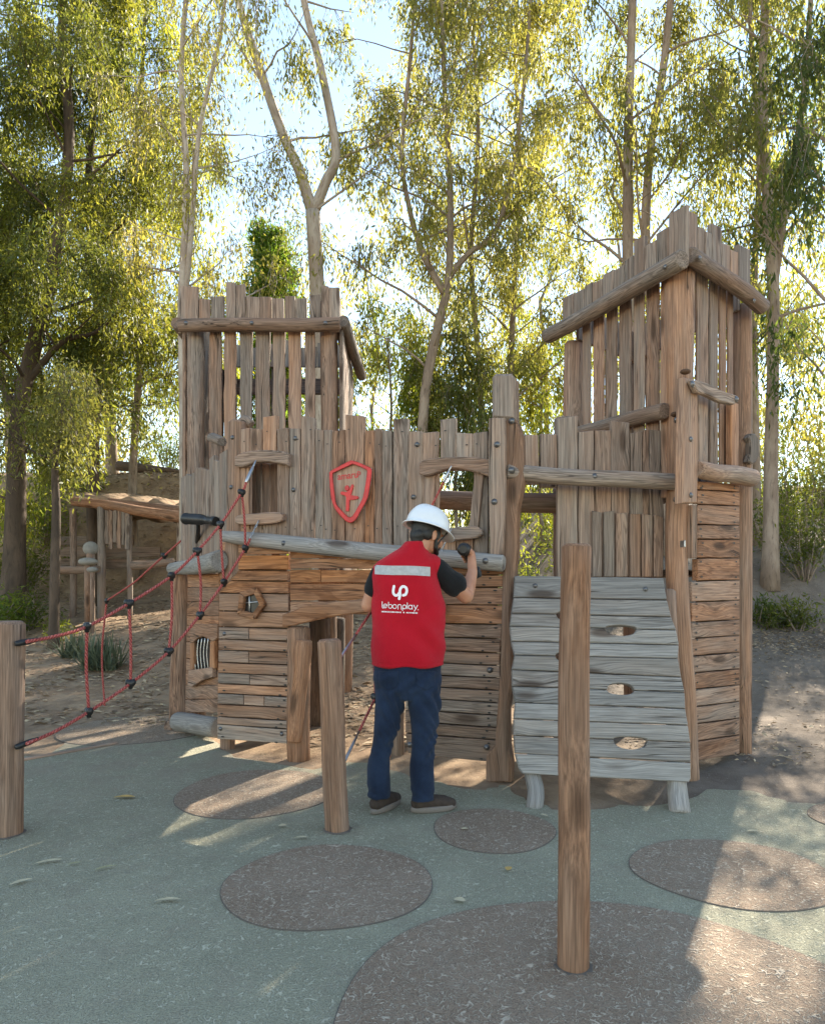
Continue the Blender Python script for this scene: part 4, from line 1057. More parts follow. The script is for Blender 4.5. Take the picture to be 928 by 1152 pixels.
# right arm: shoulder, elbow out, forearm up to the drill
RS, RE, RW = wp(490, 636, .02), at(524, 671, 4.02), at(531.5, 644, 4.16)
chainlimb(body, [RS, RS.lerp(RE, .5), RE, RE.lerp(RW, .35), RW], [.048, .054, .045, .044, .031])
# drill pose
DA = Vector((.24, 1, .04)).normalized()                                    # drilling direction, into the wall
D0 = at(521, 618, 4.14)                                                     # back end of the motor
GR = at(521, 617, 4.20); GB = at(534, 642, 4.26)                             # grip top and bottom
g = (GB - GR).normalized()
side_ = DA.cross(g).normalized()
if side_.x < 0: side_ = -side_
# palm behind and right of the grip, fingers round the front
pc = GR + g * .055 - DA * .012 + side_ * .032
Rp = Matrix((side_, DA, -g)).transposed()
ball(body, pc, .019, .042, .046, Rp, 16, 10)
chainlimb(body, [RW, RW.lerp(pc, .6), pc], [.031, .028, .024])
for i in range(4):
    o = GR + g * (.022 + .0215 * i)
    ln = (1.0, 1.08, 1.0, .82)[i]
    P = [o + side_ * .036 - DA * .004, o + side_ * .031 + DA * .034 * ln, o - side_ * .004 + DA * .044 * ln, o - side_ * .031 + DA * .020 * ln, o - side_ * .031 + DA * .002]
    chainlimb(body, P, [.0098, .0095, .0088, .0083, .0075])
chainlimb(body, [pc - g * .018 - DA * .026, GR + g * .020 - DA * .034 + side_ * .012, GR + g * .012 - DA * .026 - side_ * .016, GR + g * .014 + DA * .0 - side_ * .031], [.0155, .0125, .0108, .0095])
# left arm bent in front of the belly
LSh, LE, LW = wp(427, 645, .0), wp(414.5, 681, .03), wp(424, 672, .25)
chainlimb(body, [LSh, LSh.lerp(LE, .5), LE, LE.lerp(LW, .35), LW], [.045, .047, .044, .043, .030])
f = (LW - LE).normalized(); s2 = Vector((.6, -.1, .1)).normalized(); s2 = (s2 - f * s2.dot(f)).normalized(); nn = f.cross(s2)
ball(body, LW + f * .055, .016, .045, .042, Matrix((nn, f, s2)).transposed(), 14, 9); capsule(body, LW, LW + f * .05, .029, .024)
for i in range(4):
    o = LW + f * .09 + s2 * (.033 - .022 * i); l = (.9, 1, .95, .78)[i]
    chainlimb(body, [o, o + f * .04 * l + nn * .006, o + f * .055 * l + nn * .03, o + f * .04 * l + nn * .05], [.0098, .0092, .0085, .0075])
chainlimb(body, [LW + f * .03 + s2 * .03, LW + f * .06 + s2 * .058 + nn * .012, LW + f * .088 + s2 * .06 + nn * .03], [.014, .0115, .0095])
# legs under the jeans
for hip, kn, an in ((wp(442, 765, .02), wp(432, 836, -.0), wp(427, 893, -.02)), (wp(476, 765, .02), wp(477, 836, .0), wp(477, 893, -.03))):
    chainlimb(body, [hip, kn, an], [.075, .05, .034])
    capsule(body, an, Vector((an.x, an.y + .05, .05)), .034, .035)
loft(body, [(Xp(459), PY0 + .02, Z(y), w, .09) for y, w in ((775, .12), (745, .16), (730, .16))])
BODY = fuse(body, 'body', .0042, 4, [SKIN], MAN)

# jeans
def legloft(mb, rows, cy):
    loft(mb, [(Xp((a + b) / 2), PY0 + cy(y), Z(y), (b - a) / 2 * .00512, max(.062, (b - a) / 2 * .00512 * dd)) for y, a, b, dd in rows], 32)
jn = MB()
legloft(jn, [(756, 419.5, 462, 1.05), (775, 420.5, 459, 1.08), (794, 422.5, 455, 1.12), (820, 420.5, 448.5, 1.12), (838, 418.5, 442, 1.1), (850, 415.5, 440, 1.08), (866, 413.2, 438.5, 1.0), (885, 413.2, 439, 1.0), (896, 414.5, 439.5, 1.05)], lambda y: .02 - .0003 * (y - 756))
legloft(jn, [(756, 455, 496.5, 1.05), (775, 456, 496.5, 1.08), (794, 459.5, 495.5, 1.1), (820, 462, 491.5, 1.12), (838, 463, 490, 1.1), (850, 462.5, 488.5, 1.08), (866, 460.5, 487.5, 1.0), (885, 461.5, 488.5, 1.0), (898, 463, 488.5, 1.05)], lambda y: .02 - .00035 * (y - 756))
loft(jn, [(Xp(458), PY0 + .02, Z(y), w, d) for y, w, d in ((786, .10, .10), (776, .165, .12), (762, .195, .128), (748, .195, .122), (738, .19, .115))], 32)
def jfold(co, nr):
    x, y, z = co[:, 0], co[:, 1], co[:, 2]
    side = np.where(x < Xp(459), 0., 2.1)
    def wr(zc, w, amp, fr, tilt): return amp * np.exp(-((z - zc) / w) ** 2) * np.sin(fr * (z + tilt * (x + .6 * y)) + side + 2.5 * np.sin(9 * x + 7 * y + side))
    d = 2.0 * (wr(.09, .07, .0042, 95, .6) + wr(.38, .10, .0042, 66, -.9) + wr(.43, .12, .003, 88, 1.3) + wr(.62, .10, .005, 46, 1.4) + wr(.76, .08, .0035, 60, -.8)) * (.55 + .45 * np.sin(17 * x + 5 * z + 1.3 * side)) + .0025 * np.sin(19 * z + 13 * x + side)
    return co + nr * d[:, None]
JEANS = fuse(jn, 'jeans', .0075, 5, [DEN], MAN, jfold)
JEANS_ = JEANS
# vest
ve = MB()
loft(ve, [(Xp((l + r) / 2), PY0 + .02, Z(y), (r - l) / 2 * .00512, d) for y, l, r, d in ((749.5, 417, 500.5, .140), (735, 417.5, 500.5, .138), (700, 418, 501.5, .136), (675, 417, 500, .138), (660, 416.5, 496, .137), (648, 417, 493, .132), (638, 419.5, 493.5, .122), (631, 425, 491, .11), (624, 437, 485, .098), (617, 449, 480, .085), (609, 456, 478, .072))], 44, 2.3)
capsule(ve, wp(468, 642, .02), wp(483.5, 637.5, .02), .078, .078)
capsule(ve, wp(445, 645, .02), wp(430, 645, .02), .062, .060)
def vfold(co, nr):
    x, y, z = co[:, 0], co[:, 1], co[:, 2]
    d = .0075 * np.sin(24 * z + 16 * x + 2.4 * np.sin(11 * x + 5 * z)) * np.exp(-((z - 1.0) / .13) ** 2) + .006 * np.sin(31 * x + 7 * z) * np.exp(-((z - .87) / .09) ** 2) + .004 * np.sin(30 * (x + .8 * z)) * np.exp(-((z - 1.32) / .14) ** 2) + .0035 * np.sin(38 * (x - 1.1 * z)) * np.exp(-((z - 1.18) / .1) ** 2) * (x > 0)
    d = d - .0035 * np.exp(-((z - .868) / .0035) ** 2)
    return co + nr * d[:, None]
VEST = fuse(ve, 'vest', .0075, 6, [RED], MAN, vfold)
# black t-shirt sleeves
sv = MB()
m_ = RS.lerp(RE, .60); chainlimb(sv, [wp(484, 643, .02), RS + Vector((.006, 0, -.022)), m_], [.05, .062, .074])
m2 = LSh.lerp(LE, .55); chainlimb(sv, [wp(432, 648, .02), LSh, m2], [.05, .055, .056]); chainlimb(sv, [wp(430, 644, .02), wp(484, 640, .02)], [.05, .05])
def tfold(co, nr):
    return co + nr * (.004 * np.sin(55 * (co[:, 0] + .8 * co[:, 2]) + 3 * np.sin(16 * co[:, 2])))[:, None]
fuse(sv, 'shirt', .007, 4, [TEE], MAN, tfold)
# hair and beard
hr = MB(); ball(hr, hp(0, -.022, .028), .080, .094, .095, HR, 24, 16)
for (x, y, z, a, b, c) in ((0, -.075, -.03, .058, .030, .045), (0, -.064, -.05, .05, .030, .045), (.052, -.04, -.015, .026, .034, .042), (-.052, -.04, -.015, .026, .034, .042), (.068, .022, .0, .012, .018, .035), (-.068, .022, .0, .012, .018, .035)):
    ball(hr, hp(x, y, z), a, b, c, HR, 14, 10)
fuse(hr, 'hair', .005, 3, [HAIRM], MAN)
bd = MB()
for s in (-1, 1): chainlimb(bd, [hp(.066 * s, .018, -.03), hp(.058 * s, .04, -.072), hp(.034 * s, .074, -.092), hp(0, .088, -.094)], [.010, .014, .016, .018])
chainlimb(bd, [hp(-.026, .092, -.062), hp(-.02, .098, -.048), hp(.02, .098, -.048), hp(.026, .092, -.062)], [.007, .007, .007, .007])
fuse(bd, 'beard', .005, 2, [HAIRM], MAN)
for s in (-1, 1):
    mb = MB(); ball(mb, hp(.030 * s, .079, .006), .011, .009, .008, HR, 10, 8); sub('eye', mb, MAN, plain('eye_white', (.5, .48, .45), .2))
# helmet
def helmet():
    mb = MB(); n = 40; rows = []
    HM = HR @ Matrix.Rotation(rad(4), 3, 'X'); hq = lambda x, y, z: HC + HM @ Vector((x, y - .012, z + .035))
    def rim(a, grow, z, fr):
        c, s = math.cos(a), math.sin(a)
        fx = max(0, s) ** 3
        return hq((.113 + grow) * c, (.138 + grow) * s + fr * fx, z - .012 * fx * (fr > 0))
    prof = [(-.004, -.006, 0), (.0, -.006, .0), (.018, -.012, .045), (.020, -.009, .046), (.014, -.003, .036), (.004, .006, .008), (.0, .012, 0)]
    vs = []
    for gq, z, fr in prof:
        for k in range(n): vs.append(rim(2 * math.pi * k / n, gq, z, fr))
    m = 12
    for j in range(1, m + 1):
        t = j / m * math.pi / 2 * .985
        for k in range(n):
            a = 2 * math.pi * k / n; c, s = math.cos(a), math.sin(a)
            q = math.cos(t) ** .8; z = .012 + .118 * math.sin(t)
            rg = .006 * math.exp(-((c * q * .113) / .022) ** 2) * math.sin(t) ** .5      # crown ridge
            vs.append(hq(.113 * c * q, .138 * s * q, z + rg))
    R = len(prof) + m; fs = [(j * n + k, j * n + (k + 1) % n, (j + 1) * n + (k + 1) % n, (j + 1) * n + k) for j in range(R - 1) for k in range(n)]
    fs.append(tuple((R - 1) * n + k for k in range(n)))
    mb.add(vs, fs, smooth=True); o = sub('helmet', mb, MAN, HELM)
    mb = MB(); tube(mb, [hq(.075, .095, -.0), hq(.07, .06, -.06), hq(.05, .05, -.11), hq(0, .058, -.135), hq(-.05, .05, -.11), hq(-.07, .06, -.06), hq(-.075, .095, 0)], .005, 6); sub('chin_strap', mb, MAN, BLACKP)
    # little grey maker's oval, pressed on the shell at the back left
    mb = MB(); c = hq(-.113 * .62 * .97, -.138 * .72 * .97, .05); nr = (c - hq(0, 0, .0)).normalized(); x = nr.cross(Vector((0, 0, 1))).normalized(); y = nr.cross(x)
    ring = [c + nr * .004 + x * .014 * math.cos(a) + y * .009 * math.sin(a) for a in [2 * math.pi * k / 20 for k in range(21)]]
    tube(mb, ring, .0016, 5, cap=False); tube(mb, [ring[3] * .7 + ring[13] * .3, ring[3] * .3 + ring[13] * .7], .0015, 5); sub('helmet_badge', mb, o, plain('grey_print', (.25, .27, .29), .5))
helmet()
# shoes
for (tx, ty, ang, nm) in ((426, 906, -32, 0), (482, 909, -74, 1)):
    g0 = gnd(tx, ty); A = rad(ang); d = Vector((-math.sin(A), math.cos(A), 0)); s = Vector((math.cos(A), math.sin(A), 0)); h0 = g0 + Vector((0, .0, .007))
    c0 = Vector((Xp(427 if nm == 0 else 476), PY0 - .012, .007)) - d * .012
    up_ = MB(); P = lambda l, w, z: c0 + d * l + s * w + Vector((0, 0, z))
    chainlimb(up_, [P(-.022, 0, .055), P(.06, 0, .056), P(.135, .004, .045), P(.18, .006, .038)], [.040, .041, .041, .03]); capsule(up_, P(-.014, 0, .055), P(-.004, 0, .088), .040, .036)
    def clipz(co, nr):
        co = co.copy(); co[:, 2] = np.maximum(co[:, 2], .03); return co
    SH = fuse(up_, 'shoe', .006, 3, [SHOE], MAN, clipz)
    mb = MB(); n = 32; vs = []
    prof = [(.9, .0), (1.0, .006), (1.0, .03), (.93, .034)]
    for q, z in prof:
        for k in range(n):
            a = 2 * math.pi * k / n; l = .075 + .140 * math.cos(a) * q; w = (.046 + .006 * math.cos(a - .3)) * math.sin(a) * q
            vs.append(P(l, w, z + .008 * max(0, (l - .15) / .08) * (z > 0) + (.006 * max(0, (l - .17) / .06) if z == 0 else 0)))
    fs = [(j * n + k, j * n + (k + 1) % n, (j + 1) * n + (k + 1) % n, (j + 1) * n + k) for j in range(3) for k in range(n)] + [tuple(range(n - 1, -1, -1)), tuple(3 * n + k for k in range(n))]
    mb.add(vs, fs, smooth=True); sub('sole', mb, SH, SOLE)
    mb = MB()
    for i in range(4): tube(mb, spline([P(.055 + .022 * i, -.028, .088 - .008 * i), P(.06 + .022 * i, 0, .100 - .010 * i), P(.055 + .022 * i, .028, .088 - .008 * i)], 6), .0028, 6)
    sub('lace', mb, SH, BLACKP)
# tape, logo and lettering laid on the cloth of the vest
bpy.context.view_layer.update()
vv = np.empty(len(VEST.data.vertices) * 3); VEST.data.vertices.foreach_get('co', vv); vv = vv.reshape(-1, 3) + np.array(origin(MAN))
VB = BVHTree.FromPolygons([tuple(p) for p in vv], [tuple(p.vertices) for p in VEST.data.polygons])
def onvest(px, py, off=.003):
    o = Vector((0, 0, EYE)); d = Vector(((px - CX) / F, 1, (HY - py) / F)).normalized()
    h = VB.ray_cast(o, d)
    q = h[0] if h[0] else wp(px, py, -.12)
    return q - d * off
def grid(mb, fn, nx, ny, off):
    vs = [onvest(*fn(i / nx, j / ny), off) for j in range(ny + 1) for i in range(nx + 1)]
    fs = [(j * (nx + 1) + i, (j + 1) * (nx + 1) + i, (j + 1) * (nx + 1) + i + 1, j * (nx + 1) + i + 1) for j in range(ny) for i in range(nx)]
    mb.add(vs, fs, smooth=True)
mb = MB(); grid(mb, lambda a, b: (421.5 + a * 62.5, 635.5 + b * 10.5 + a * 2.2 + math.sin(a * 7) * .3), 40, 6, .0035); sub('reflective_band', mb, VEST, REFL)
zl = lambda x, y: (424 + x * .06034, 650 + y * .06034)
def stroke(mb, pts, w, off, n=40):
    S = spline([(x, y, 0) for x, y in pts], n); vs = []; fs = []
    for i, p in enumerate(S):
        t = (S[min(i + 1, n - 1)] - S[max(i - 1, 0)]).normalized(); nn = Vector((-t.y, t.x, 0))
        for s in (-1, 0, 1): q = p + nn * w * s; vs.append(onvest(*zl(q.x, q.y), off))
    for i in range(n - 1):
        for s in (0, 1): fs.append((i * 3 + s, i * 3 + s + 1, i * 3 + s + 4, i * 3 + s + 3))
    mb.add(vs, fs)
    for e in (S[0], S[-1]):
        mb.add([onvest(*zl(e.x + w * math.cos(a), e.y + w * math.sin(a)), off + .0003) for a in [2 * math.pi * k / 16 for k in range(16)]], [tuple(range(16))])
mb = MB()
stroke(mb, [(318, 160), (306, 230), (308, 290), (345, 330), (390, 318), (424, 270)], 24, .0035)
stroke(mb, [(415, 392), (428, 320), (433, 220), (480, 165), (540, 185), (556, 245), (535, 310), (490, 328)], 25, .0042, 60)
def arc(cx, cy, rx, ry, a0, a1, n=14): return [(cx + rx * math.cos(rad(a0 + (a1 - a0) * i / n)), cy - ry * math.sin(rad(a0 + (a1 - a0) * i / n))) for i in range(n + 1)]
LET = [[(98, 447), (98, 500), (99, 545), (108, 564), (122, 566)], arc(155, 527, 33, 36, 0, 315) , [(124, 529), (155, 528), (187, 527)],
       [(216, 458), (216, 510), (217, 545)], arc(249, 535, 33, 36, 180, 540), arc(330, 538, 36, 37, 0, 360),
       [(394, 588), (394, 545), (396, 505)], arc(424, 530, 29, 30, 170, 0) + [(453, 560), (454, 590)], [(478, 612), (478, 560), (479, 535)], arc(511, 545, 33, 36, 180, 540), [(566, 470), (566, 525), (566, 580)],
       arc(622, 549, 35, 36, 0, 360), [(659, 512), (659, 555), (660, 588)], [(690, 515), (705, 550), (722, 580)], [(757, 516), (735, 560), (712, 600), (694, 624)]]
for i, P in enumerate(LET): stroke(mb, P, 6.8, .0036 + .00025 * (i % 4), max(8, len(P) * 3))
mb.add([onvest(*zl(768 + 9 * math.cos(a), 598 + 10 * math.sin(a)), .0036) for a in [2 * math.pi * k / 12 for k in range(12)]], [tuple(range(12))])
rs = random.getstate(); random.seed(3)
x = 85
while x < 750:                                               # the small unreadable line under the name
    w = U(9, 24)
    if not (445 < x < 462 or 492 < x < 520):
        y0 = 632 + (x - 85) * .042; h = U(9, 14)
        mb.add([onvest(*zl(a, b), .0036) for a, b in ((x, y0 - h), (x, y0 + h), (x + w, y0 + h + .6), (x + w, y0 - h + .6))], [(0, 1, 2, 3)])
    x += w + U(4, 8)
random.setstate(rs)
sub('lettering', mb, VEST, WHITE_P)
# back pockets of the jeans: raised patches with pale stitching
vv = np.empty(len(JEANS.data.vertices) * 3); JEANS.data.vertices.foreach_get('co', vv); vv = vv.reshape(-1, 3) + np.array(origin(MAN))
VB = BVHTree.FromPolygons([tuple(p) for p in vv], [tuple(p.vertices) for p in JEANS.data.polygons])
for xc in (437, 479):
    mb = MB(); O = [(xc - 11, 755), (xc + 11, 755), (xc + 10.5, 772), (xc, 777), (xc - 10.5, 772)]
    ring = [Vector((*O[i], 0)).lerp(Vector((*O[(i + 1) % 5], 0)), k / 6) for i in range(5) for k in range(6)]
    rows_ = [(1.0, .0), (.98, .0045), (.9, .0055), (.6, .0055), (.3, .0055)]; c = Vector((xc, 764.5, 0)); n = len(ring)
    vs = [onvest(*(c + (p - c) * q)[:2], o) for q, o in rows_ for p in ring] + [onvest(xc, 764.5, .0055)]
    fs = [(j * n + k, j * n + (k + 1) % n, (j + 1) * n + (k + 1) % n, (j + 1) * n + k) for j in range(4) for k in range(n)] + [(4 * n + k, 4 * n + (k + 1) % n, 5 * n) for k in range(n)]
    mb.add(vs, fs, smooth=True); sub('pocket', mb, JEANS, DEN)
# ---------------------------------------------------------------- the drill
DR = thing('power_drill', 'black cordless power drill held up against the palisade sill log', 'drill', tuple(D0))
mb = MB(); tube(mb, [D0, D0 + DA * .02, D0 + DA * .09, D0 + DA * .12, D0 + DA * .15], [.034, .041, .040, .034, .025], 20, chamf=.3); sub('motor_housing', mb, DR, BLACKP)
mb = MB(); tube(mb, [D0 + DA * .15, D0 + DA * .16, D0 + DA * .185, D0 + DA * .20], [.022, .024, .021, .012], 16); sub('chuck', mb, DR, STEEL)
mb = MB(); tube(mb, [D0 + DA * .20, D0 + DA * .30], .0045, 8); sub('drill_bit', mb, DR, STEEL)
mb = MB(); tube(mb, spline([GR - g * .005, GR.lerp(GB, .5) - DA * .004, GB], 8), [.021, .02, .0195, .02, .0205, .021, .023, .026], 14, flat=.85); sub('grip', mb, DR, BLACKP)
mb = MB(); bz = Matrix((side_, (DA - g * DA.dot(g)).normalized(), -g)).transposed(); box(mb, GB + g * .018, .062, .085, .045, bz, ch=.008); sub('battery', mb, DR, plain('drill_grey', (.03, .035, .04), .4))
# ---------------------------------------------------------------- trees
class Leaves:
    def __init__(s): s.p = []; s.d = []; s.L = []; s.W = []; s.h = []; s.val = []
    def add(s, p, d, L, W, h, v):
        s.p.append(p); s.d.append(d); s.L.append(L); s.W.append(W); s.h.append(h); s.val.append(v)
    def build(s, name, m, parent):
        p = np.concatenate(s.p); d = np.concatenate(s.d); L = np.concatenate(s.L)[:, None]; Wd = np.concatenate(s.W)[:, None]; h = np.concatenate(s.h); val = np.concatenate(s.val)
        n = len(p); d = d / np.linalg.norm(d, axis=1, keepdims=True)
        # leaves thinned along the sun's path, an added gap to light the right foreground
        q = p[:, 2] / math.tan(rad(33)); gx = p[:, 0] - q * math.sin(rad(30)); gy = p[:, 1] - q * math.cos(rad(30))
        lane = (gx > .45 + .58 * (gy - 1.5)) & (gx < 1.55 + .62 * (gy - 1.5)) & (gy > .8) & (gy < 4.6)
        keep = ~(lane & (RNG.random(n) < .66)); p, d, L, Wd, h, val = p[keep], d[keep], L[keep], Wd[keep], h[keep], val[keep]; n = len(p)
        r = RNG.normal(size=(n, 3)); w = np.cross(d, r); w /= np.linalg.norm(w, axis=1, keepdims=True) + 1e-9
        nn = np.cross(d, w)
        v = np.empty((n, 4, 3)); v[:, 0] = p; v[:, 1] = p + d * L * .42 + w * Wd + nn * L * .05; v[:, 2] = p + d * L; v[:, 3] = p + d * L * .42 - w * Wd + nn * L * .05
        v = v.reshape(-1, 3) - np.array(origin(parent))
        me = bpy.data.meshes.new(name)
        me.vertices.add(4 * n); me.vertices.foreach_set('co', v.ravel().astype(np.float32))
        me.loops.add(4 * n); me.loops.foreach_set('vertex_index', np.arange(4 * n, dtype=np.int32))
        me.polygons.add(n); me.polygons.foreach_set('loop_start', np.arange(0, 4 * n, 4, dtype=np.int32)); me.polygons.foreach_set('loop_total', np.full(n, 4, dtype=np.int32))
        me.update(calc_edges=True)
        c = np.ones((n, 4, 4), dtype=np.float32); c[:, :, 0] = np.clip(h, 0, 1)[:, None]; c[:, :, 1] = val[:, None]; c[:, :, 2] = RNG.random(n)[:, None]
        a = me.attributes.new('tint', 'FLOAT_COLOR', 'POINT'); a.data.foreach_set('color', c.ravel())
        me.materials.append(m)
        return link(name, me, parent), n
LEAFCOUNT = 0
def strand(lv, p0, p1, n, spread, size, hue, val, droop):
    t = RNG.random(n)[:, None]; p = p0 + (p1 - p0) * t + RNG.normal(size=(n, 3)) * spread
    d = RNG.normal(size=(n, 3)) * .55 + np.array([0, 0, -droop]) + (p1 - p0) / (np.linalg.norm(p1 - p0) + 1e-6) * .35
    L = size * RNG.uniform(.65, 1.3, n); lv.add(p, d, L, L * RNG.uniform(.095, .15, n), hue + RNG.normal(size=n) * .09, val * RNG.uniform(.75, 1.2, n))
def branchpath(p, d, L, up, n=7, wig=.12):
    pts = [np.array(p)]; d = np.array(d) / np.linalg.norm(d)
    for i in range(n - 1):
        d = d + RNG.normal(size=3) * wig + np.array([0, 0, up]); d = d / np.linalg.norm(d); pts.append(pts[-1] + d * L / (n - 1))
    return pts
def tree(label, trunks, bark, leafm, zmin, nb, Lb, hue=.35, val=1.0, leafn=46, size=.135, droop=1.0, spread=.12, group=None, nsub=4, name='eucalyptus_tree', up=-.02, ang=(.1, 1.0), ztop=None, hang=.75, sub2=3, zb=None, zshape=1.0):
    global LEAFCOUNT
    base = trunks[0][0][0]; bx, by = base[0], base[1]
    T = thing(name, label, 'tree', (bx, by, hgt(bx, by) - .02), group)
    mb = MB(); lv = Leaves()
    for k, (pts, r0, r1) in enumerate(trunks):
        S = spline([Vector(p) for p in pts], 26); rr = [r0 + (r1 - r0) * (i / 25) ** .8 for i in range(26)]
        if k == 0: rr[0] *= 1.35; rr[1] *= 1.12
        tube(mb, S, rr, 10, lump=.05, chamf=0)
        zs = [p.z for p in S]; nk = max(2, int(nb * (zs[-1] - max(zmin, zs[0])) / 10)); az = U(0, 6.28)
        for b in range(nk):
            zz = max(zmin, zs[0] + .3) + (zs[-1] - max(zmin, zs[0] + .3)) * ((b + U(0, 1)) / nk)
            i = min(range(26), key=lambda j: abs(zs[j] - zz)); p = np.array(S[i]); az += 2.4 + U(-.5, .5); el = U(*ang)
            L = Lb * U(.55, 1.2) * (1 - .35 * max(0, (zz - zmin) / max(1, zs[-1] - zmin)) ** 2)
            dr = np.array([math.cos(az) * math.cos(el), math.sin(az) * math.cos(el), math.sin(el)])
            bp = branchpath(p, dr, L, up); r = min(rr[i] * .4, .009 * L + .008)
            tube(mb, bp, [r * (1 - .8 * j / 6) for j in range(7)], 5, chamf=0, cap=False)
            hb = hue + U(-.18, .18); vb = val * U(.85, 1.12)
            for s in range(nsub):
                tt = U(.35, 1.0); j = min(5, int(tt * 6)); q = bp[j] + (bp[j + 1] - bp[j]) * (tt * 6 - j)
                d2 = (bp[j + 1] - bp[j]); d2 = d2 / np.linalg.norm(d2) + RNG.normal(size=3) * .7; L2 = L * U(.22, .5)
                tp = branchpath(q, d2, L2, -.12, 5, .16)
                tube(mb, tp, [r * .35, r * .28, r * .22, r * .16, .003], 3, chamf=0, cap=False)
                for e in range(sub2):
                    m = RNG.integers(2, 5); q0 = tp[m]; q1 = q0 + np.array([U(-.25, .25), U(-.25, .25), -hang * U(.4, 1.2)])
                    tube(mb, [q0, (q0 + q1) / 2 + RNG.normal(size=3) * .04, q1], [.005, .004, .002], 3, chamf=0, cap=False)
                    strand(lv, q0, q1, int(1.35 * leafn * U(.5, 1.3)), spread, size, hb + U(-.1, .1), vb, droop)
                strand(lv, tp[1], tp[4], int(leafn * .8), spread, size, hb, vb, droop)
    mb.build('trunk', bark, T); o, n = lv.build('crown', leafm, T); LEAFCOUNT += n
    return T
def tp(Y, *pp):
    """trunk points given by picture points at depth Y; first one is put on the ground"""
    P = [at(px, py, Y) for px, py in pp]; return P
def grd(P):
    b = P[0]; b.z = hgt(b.x, b.y) - .1; return P
G = 'eucalyptus trees behind the castle'
EU = dict(bark=BARK_W, leafm=LEAF_E, group=G)
tree('pale forked eucalyptus rising behind the left tower', [(grd(tp(13, (361, 640), (360, 480), (357, 330), (352, 238))), .17, .145), (tp(13, (352, 240), (336, 190), (318, 150), (295, 85), (268, 0), (245, -110)), .125, .06), (tp(13, (352, 240), (366, 205), (378, 172), (364, 90), (342, 0), (325, -110)), .115, .055)],
     zmin=9.3, nb=12, Lb=1.9, hue=.35, leafn=20, **EU)
tree('slender pale double stemmed tree just left of the left tower', [(grd(tp(10.5, (209, 650), (206, 420), (205, 330), (210, 200), (204, 80), (214, -60))), .085, .03), (tp(10.5, (206, 360), (216, 250), (224, 150), (245, 50), (262, -50)), .05, .02)],
     zmin=5.2, nb=17, Lb=1.7, hue=.7, val=1.1, leafn=26, size=.095, **EU)
tree('many stemmed eucalyptus in the gap between the towers', [(grd(tp(14, (474, 640), (476, 470), (492, 370), (505, 310), (506, 200), (500, 100), (494, -80))), .135, .04), (tp(14, (500, 330), (478, 290), (462, 240), (452, 170), (462, 60), (470, -60)), .08, .03), (tp(14, (505, 310), (528, 284), (556, 262), (575, 200), (590, 90), (600, -60)), .075, .03)],
     zmin=5.4, nb=21, Lb=2.5, hue=.42, leafn=26, **{**EU, 'bark': BARK_T})
tree('thin eucalyptus with upright stem right of the many stemmed one', [(grd(tp(15.5, (548, 640), (540, 430), (530, 290), (538, 150), (530, 0), (532, -120))), .085, .03)], zmin=5, nb=22, Lb=2.2, hue=.5, **{**EU, 'bark': BARK_T})
tree('slim eucalyptus directly above the tall split post', [(grd(tp(16.5, (578, 640), (574, 480), (577, 350), (584, 200), (580, 40), (588, -100))), .10, .035)], zmin=5.0, nb=22, Lb=2.4, hue=.45, **{**EU, 'bark': BARK_T})
tree('twin trunked eucalyptus straight behind the right tower', [(grd(tp(12.5, (708, 640), (708, 400), (706, 240), (708, 110), (712, -20), (714, -120))), .125, .06), (grd(tp(12.5, (752, 640), (738, 400), (726, 270), (732, 170), (748, 60), (764, -100))), .115, .055)],
     zmin=5.6, nb=19, Lb=2.5, hue=.36, leafn=34, **{**EU, 'bark': BARK_T})
tree('tall straight eucalyptus standing right of the right tower', [(grd(tp(11.5, (866, 650), (868, 480), (870, 330), (862, 200), (858, 80), (866, -100))), .125, .06), (tp(11.5, (869, 330), (884, 230), (902, 120), (912, 0), (915, -90)), .07, .03)], zmin=5.8, nb=19, Lb=2.1, hue=.3, leafn=24, **{**EU, 'bark': BARK_T})
tree('dark thin eucalyptus touching the right tower edge', [(grd(tp(13.2, (852, 650), (850, 480), (848, 330), (854, 180), (846, 60), (840, -80))), .085, .035)], zmin=5.0, nb=20, Lb=2.0, hue=.25, **{**EU, 'bark': BARK_T})
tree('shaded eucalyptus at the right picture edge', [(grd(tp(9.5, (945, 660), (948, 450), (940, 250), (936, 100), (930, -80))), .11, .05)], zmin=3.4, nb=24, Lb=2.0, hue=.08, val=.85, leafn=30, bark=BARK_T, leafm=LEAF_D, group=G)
tree('small leafy tree low between central trunks, dark green', [(grd(tp(14.5, (520, 655), (512, 560), (516, 480), (510, 400))), .05, .02)], BARK_T, LEAF_D, 2.2, 55, 1.7, hue=.35, leafn=30, group=G, name='bushy_tree', nsub=5)
tree('small leafy tree behind the palisade, left of the central trunks', [(grd(tp(16, (425, 655), (430, 560), (440, 470), (436, 380))), .06, .02)], BARK_T, LEAF_G, 2.6, 46, 1.7, hue=.45, leafn=26, group=G, name='bushy_tree', nsub=5)
tree('yellow green tree low behind the railing right of the split post', [(grd(tp(17, (612, 655), (606, 540), (610, 440), (604, 380))), .06, .02)], BARK_T, LEAF_G, 2.0, 46, 1.8, hue=.6, leafn=24, group=G, name='bushy_tree', nsub=5)
GL = 'shady trees on the left'
tree('tall dark dense tree filling the upper left', [(grd(tp(12, (14, 650), (18, 560), (24, 450), (60, 300), (78, 160), (70, 40), (76, -60))), .2, .05), (tp(12, (30, 430), (70, 385), (110, 372), (150, 330)), .07, .02), (tp(12, (22, 470), (-20, 380), (-60, 250), (-70, 100)), .09, .03)], BARK_D, LEAF_D, 2.9, 30, 2.4, hue=.5, val=1.0, leafn=62, size=.11, group=GL, name='broadleaf_tree', nsub=6, droop=.5)
